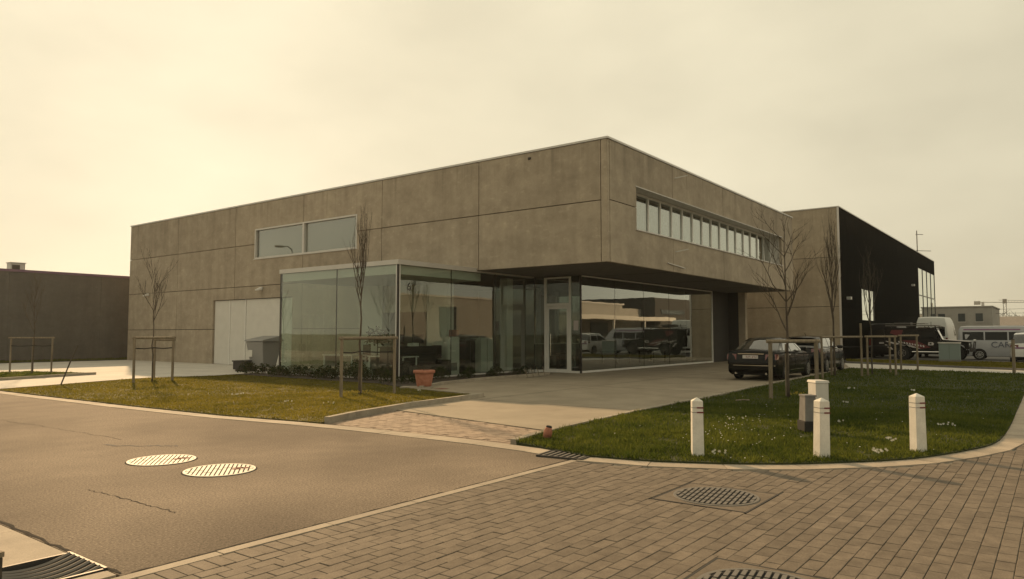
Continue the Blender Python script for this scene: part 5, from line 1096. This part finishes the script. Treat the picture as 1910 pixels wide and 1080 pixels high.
van = dict(L=5.4, W=1.98, r=.34, xr=1.05, xf=4.3, zb=.28, top=[(0, 1.3), (.02, 2.3), (.1, 2.62), (.3, 2.70), (3.5, 2.72), (3.8, 2.55), (4.6, 1.35), (5.1, 1.1), (5.35, .9), (5.4, .6)], prof=[(.2, .95), (.5, 1.0), (1.3, .99), (2.2, .91), (2.5, .84), (2.72, .74)], plan=[(0, .94), (.08, .97), (.3, 1), (4.4, 1), (5.1, .9), (5.4, .75)], head=.85)
tv, offv, byv = car('parked_van', 'white high-roof van behind the off-roader', 'van', (57.3, 6.72, .008), 0, van, 'van_white')
for a, b in ((-.78, -.06), (.06, .78)): q = B(-.008, a, 1.45, .01, b, 2.05); q.xf(offv); q.build('rear_window', 'car_glass', tv)
q = B(-.01, -.01, .5, .012, .01, 2.4); q.xf(offv); q.build('door_gap', 'under', tv)
for s in (-1, 1): q = MB().box(-.015, s * .80, .85, .03, s * .92, 1.35); q.xf(offv); q.build('tail_light', 'tail_red', tv); side_panel(tv, 'window', [(3.3, 1.4), (4.35, 1.4), (3.85, 2.1), (3.3, 2.1)], s, byv, offv, 'car_glass')

# off-road vehicle, built from its flat panels
jp = thing('off_road_vehicle', 'black and red off-road vehicle with roof rack and white slash livery', 'off-roader', (50.5, 6.30, .008), R(-90))
jo = Matrix.Translation((-2.35, 0, 0))
def jb(name, mat, *a, bevel=.02, par=None):
    q = B(*a); q.xf(jo); return q.build(name, mat, par or jp, bevel=bevel)
lowp = [(0, .62), (.42, .62), (.5, .92), (.75, 1.02), (1.15, 1.02), (1.4, .92), (1.48, .6), (3.05, .6), (3.05, 1.22), (0, 1.22)]
def slab(pts, y0, y1):
    m_ = MB(); n = len(pts); m_.add([(x, y0, z) for x, z in pts] + [(x, y1, z) for x, z in pts], [tuple(range(n)), tuple(range(n, 2 * n))[::-1]] + [(i, n + i, n + (i + 1) % n, (i + 1) % n) for i in range(n)]); m_.xf(jo); return m_
slab(lowp, -.86, .86).build('tub', 'jeep_black', jp)
slab([(3.05, .62), (3.28, .62), (3.35, .9), (3.55, 1.03), (3.95, 1.03), (4.18, .9), (4.25, .7), (4.42, .7), (4.42, 1.13), (3.05, 1.24)], -.84, .84).build('bonnet_block', 'jeep_black', jp)
slab([(3.05, 1.245), (4.44, 1.135), (4.44, 1.165), (3.05, 1.275)], -.80, .80).build('bonnet', 'decal_white', jp)
slab([(.02, 1.22), (2.98, 1.22), (2.70, 1.86), (.05, 1.86)], -.80, .80).build('cabin', 'jeep_black', jp)
slab([(-.02, 1.86), (2.78, 1.86), (2.70, 1.96), (.02, 1.98)], -.82, .82).build('roof', 'jeep_black', jp)
for s in (-1, 1):
    def sp(name, pts, mat, y=.862, th=.012):
        m_ = slab(pts, s * y, s * (y + th)); return m_.build(name, mat, jp)
    sp('window', [(.15, 1.32), (.95, 1.32), (.95, 1.76), (.15, 1.76)], 'bus_glass', .801); sp('window', [(1.08, 1.32), (1.85, 1.32), (1.85, 1.78), (1.08, 1.78)], 'bus_glass', .801); sp('window', [(1.98, 1.32), (2.80, 1.32), (2.60, 1.78), (1.98, 1.78)], 'bus_glass', .801)
    sp('red_flash', [(.95, 1.21), (1.7, 1.21), (2.5, .78), (1.9, .70)], 'jeep_red'); sp('red_flash', [(.3, 1.64), (.9, 1.4), (1.02, 1.84), (.4, 1.84)], 'jeep_red', .812)
    for i in range(6): x = .02 + i * .26; z = 1.16 - i * .05; sp('white_slash', [(x, z), (x + .12, z), (x + .62, z - .2), (x + .5, z - .19)], 'decal_white', .876)
    for i in range(3): x = .02 + i * .1; sp('white_slash', [(x, .95 - i * .1), (x + .22, .90 - i * .1), (x + .3, .82 - i * .1), (x + .05, .87 - i * .1)], 'decal_white', .876)
    for i in range(10): x = .75 + i * .145; sp('livery_letter', [(x, 1.16 - i * .028), (x + .07, 1.17 - i * .028), (x + .11, 1.06 - i * .028), (x + .04, 1.05 - i * .028)], 'decal_white', .89)
    sp('door_badge', [(2.35, .92), (2.62, .92), (2.66, 1.02), (2.60, 1.1), (2.38, 1.1)], 'decal_white', .876); sp('badge_print', [(2.43, .96), (2.54, .96), (2.54, 1.06), (2.43, 1.06)], 'ink', .89)
    m_ = MB().tube([(1.5, s * .92, .52), (3.2, s * .92, .52)], .045, 8); m_.xf(jo); m_.build('rock_slider', 'chrome', jp)
    for xc in (.95, 3.75):
        m_ = MB(); n = 13
        for k in range(n - 1):
            a, b = math.pi * k / (n - 1), math.pi * (k + 1) / (n - 1); m_.bar((xc + .50 * math.cos(a), s * .91, .44 + .55 * math.sin(a)), (xc + .50 * math.cos(b), s * .91, .44 + .55 * math.sin(b)), .12, .04)
        m_.xf(jo); m_.build('fender_flare', 'under', jp); wheel(jp, xc - 2.35, s * .78, .44, .27, s, 6, .5, 'iron_light')
    for xk in (.4, 1.3, 2.2): m_ = MB().tube([(xk, s * .78, 1.95), (xk, s * .78, 2.08)], .02, 6); m_.xf(jo); m_.build('rack_foot', 'iron', jp)
    q = MB().box(2.72, s * .88, 1.28, 2.84, s * 1.08, 1.5); q.xf(jo); q.build('mirror', 'under', jp)
rk = MB()
for s in (-1, 1): rk.tube([(.05, s * .78, 2.1), (2.75, s * .78, 2.1), (3.0, s * .72, 2.02)], .025, 6); rk.tube([(.05, s * .78, 2.22), (2.2, s * .78, 2.22)], .02, 6)
for i in range(10): rk.tube([(.1 + i * .28, -.78, 2.1), (.1 + i * .28, .78, 2.1)], .018, 5)
rk.xf(jo); rk.build('roof_rack', 'iron_light', jp)
jb('rack_box', 'dark_furn', .5, -.5, 2.12, 1.4, .4, 2.3)
m_ = MB().tube([(3.15, -.89, 1.1), (3.05, -.89, 1.3), (2.78, -.87, 1.9), (2.75, -.87, 2.05)], .04, 8); m_.xf(jo); m_.build('snorkel', 'under', jp)
q = MB().add([(3.0, -.74, 1.27), (3.0, .74, 1.27), (2.76, .72, 1.83), (2.76, -.72, 1.83)], [(0, 1, 2, 3)]); q.xf(jo); q.build('windscreen', 'car_glass', jp)
jb('front_bumper', 'iron', 4.44, -.85, .55, 4.62, .85, .78); jb('grille', 'under', 4.42, -.5, .72, 4.45, .5, 1.1)
m_ = MB(); m_.tube([(4.6, -.5, .7), (4.66, -.5, 1.12), (4.66, .5, 1.12), (4.6, .5, .7)], .03, 8); m_.xf(jo); m_.build('bull_bar', 'iron', jp)
for s in (-1, 1): m_ = MB().tube([(4.42, s * .64, .95), (4.47, s * .64, .95)], .1, 12); m_.xf(jo); m_.build('headlight', 'lamp_clear', jp); m_ = MB().tube([(4.62, s * .3, 1.2), (4.70, s * .3, 1.2)], .08, 10); m_.xf(jo); m_.build('spot_lamp', 'lamp_clear', jp)
m_ = MB().tube([(-.16, .2, 1.1), (-.01, .2, 1.1)], .40, 20); m_.xf(jo); m_.build('spare_wheel', 'tyre', jp); jb('underbody', 'under', .3, -.7, .4, 4.3, .7, .63); jb('rear_ladder', 'iron', -.05, -.7, .8, -.0, -.4, 1.9)
dv = dict(van); dv.update(L=5.0, top=[(0, 1.2), (.02, 1.9), (.1, 2.2), (.3, 2.27), (3.3, 2.28), (3.6, 2.15), (4.3, 1.3), (4.75, 1.05), (4.95, .85), (5.0, .6)], prof=[(.2, .95), (.5, 1.0), (1.3, .99), (1.9, .92), (2.28, .78)], plan=[(0, .94), (.08, .97), (.3, 1), (4.2, 1), (4.7, .9), (5.0, .75)], W=1.85, xf=4.0)
td, offd, byd = car('parked_dark_van', 'black van parked close against the black cladding', 'van', (55.2, 9.25, .008), 0, dv, 'jeep_black')
q = B(-.012, -.26, .95, .012, .26, 1.06); q.xf(offd); q.build('number_plate', 'decal_white', td); q = B(-.01, -.7, 1.3, .012, .7, 1.85); q.xf(offd); q.build('rear_window', 'bus_glass', td)
for s_2 in (-1, 1): q = MB().box(-.015, s_2 * .74, .85, .03, s_2 * .86, 1.25); q.xf(offd); q.build('tail_light', 'tail_red', td)
# vehicles only seen mirrored
car('mirrored_car', 'dark car across the street, mirrored in the showroom glass', 'car', (52.5, -11.2, .02), R(180), hat, 'car_black')

# ================================================================ the hazy spring air
hzb = MB().box(-70, -70, -1.2, 640, 420, 32).build('haze', 'asphalt'); hzb.data.materials.clear()
hm = bpy.data.materials.new('haze'); hm.use_nodes = True; hn = hm.node_tree; hn.nodes.clear()
pv_ = hn.nodes.new('ShaderNodeVolumePrincipled'); pv_.inputs['Color'].default_value = (.95, .93, .88, 1); pv_.inputs['Density'].default_value = HAZE; pv_.inputs['Anisotropy'].default_value = .55
ho = hn.nodes.new('ShaderNodeOutputMaterial'); hn.links.new(pv_.outputs[0], ho.inputs['Volume']); hzb.data.materials.append(hm); tag(hzb, 'thin pale haze filling the air over the whole place', 'haze', kind='stuff')
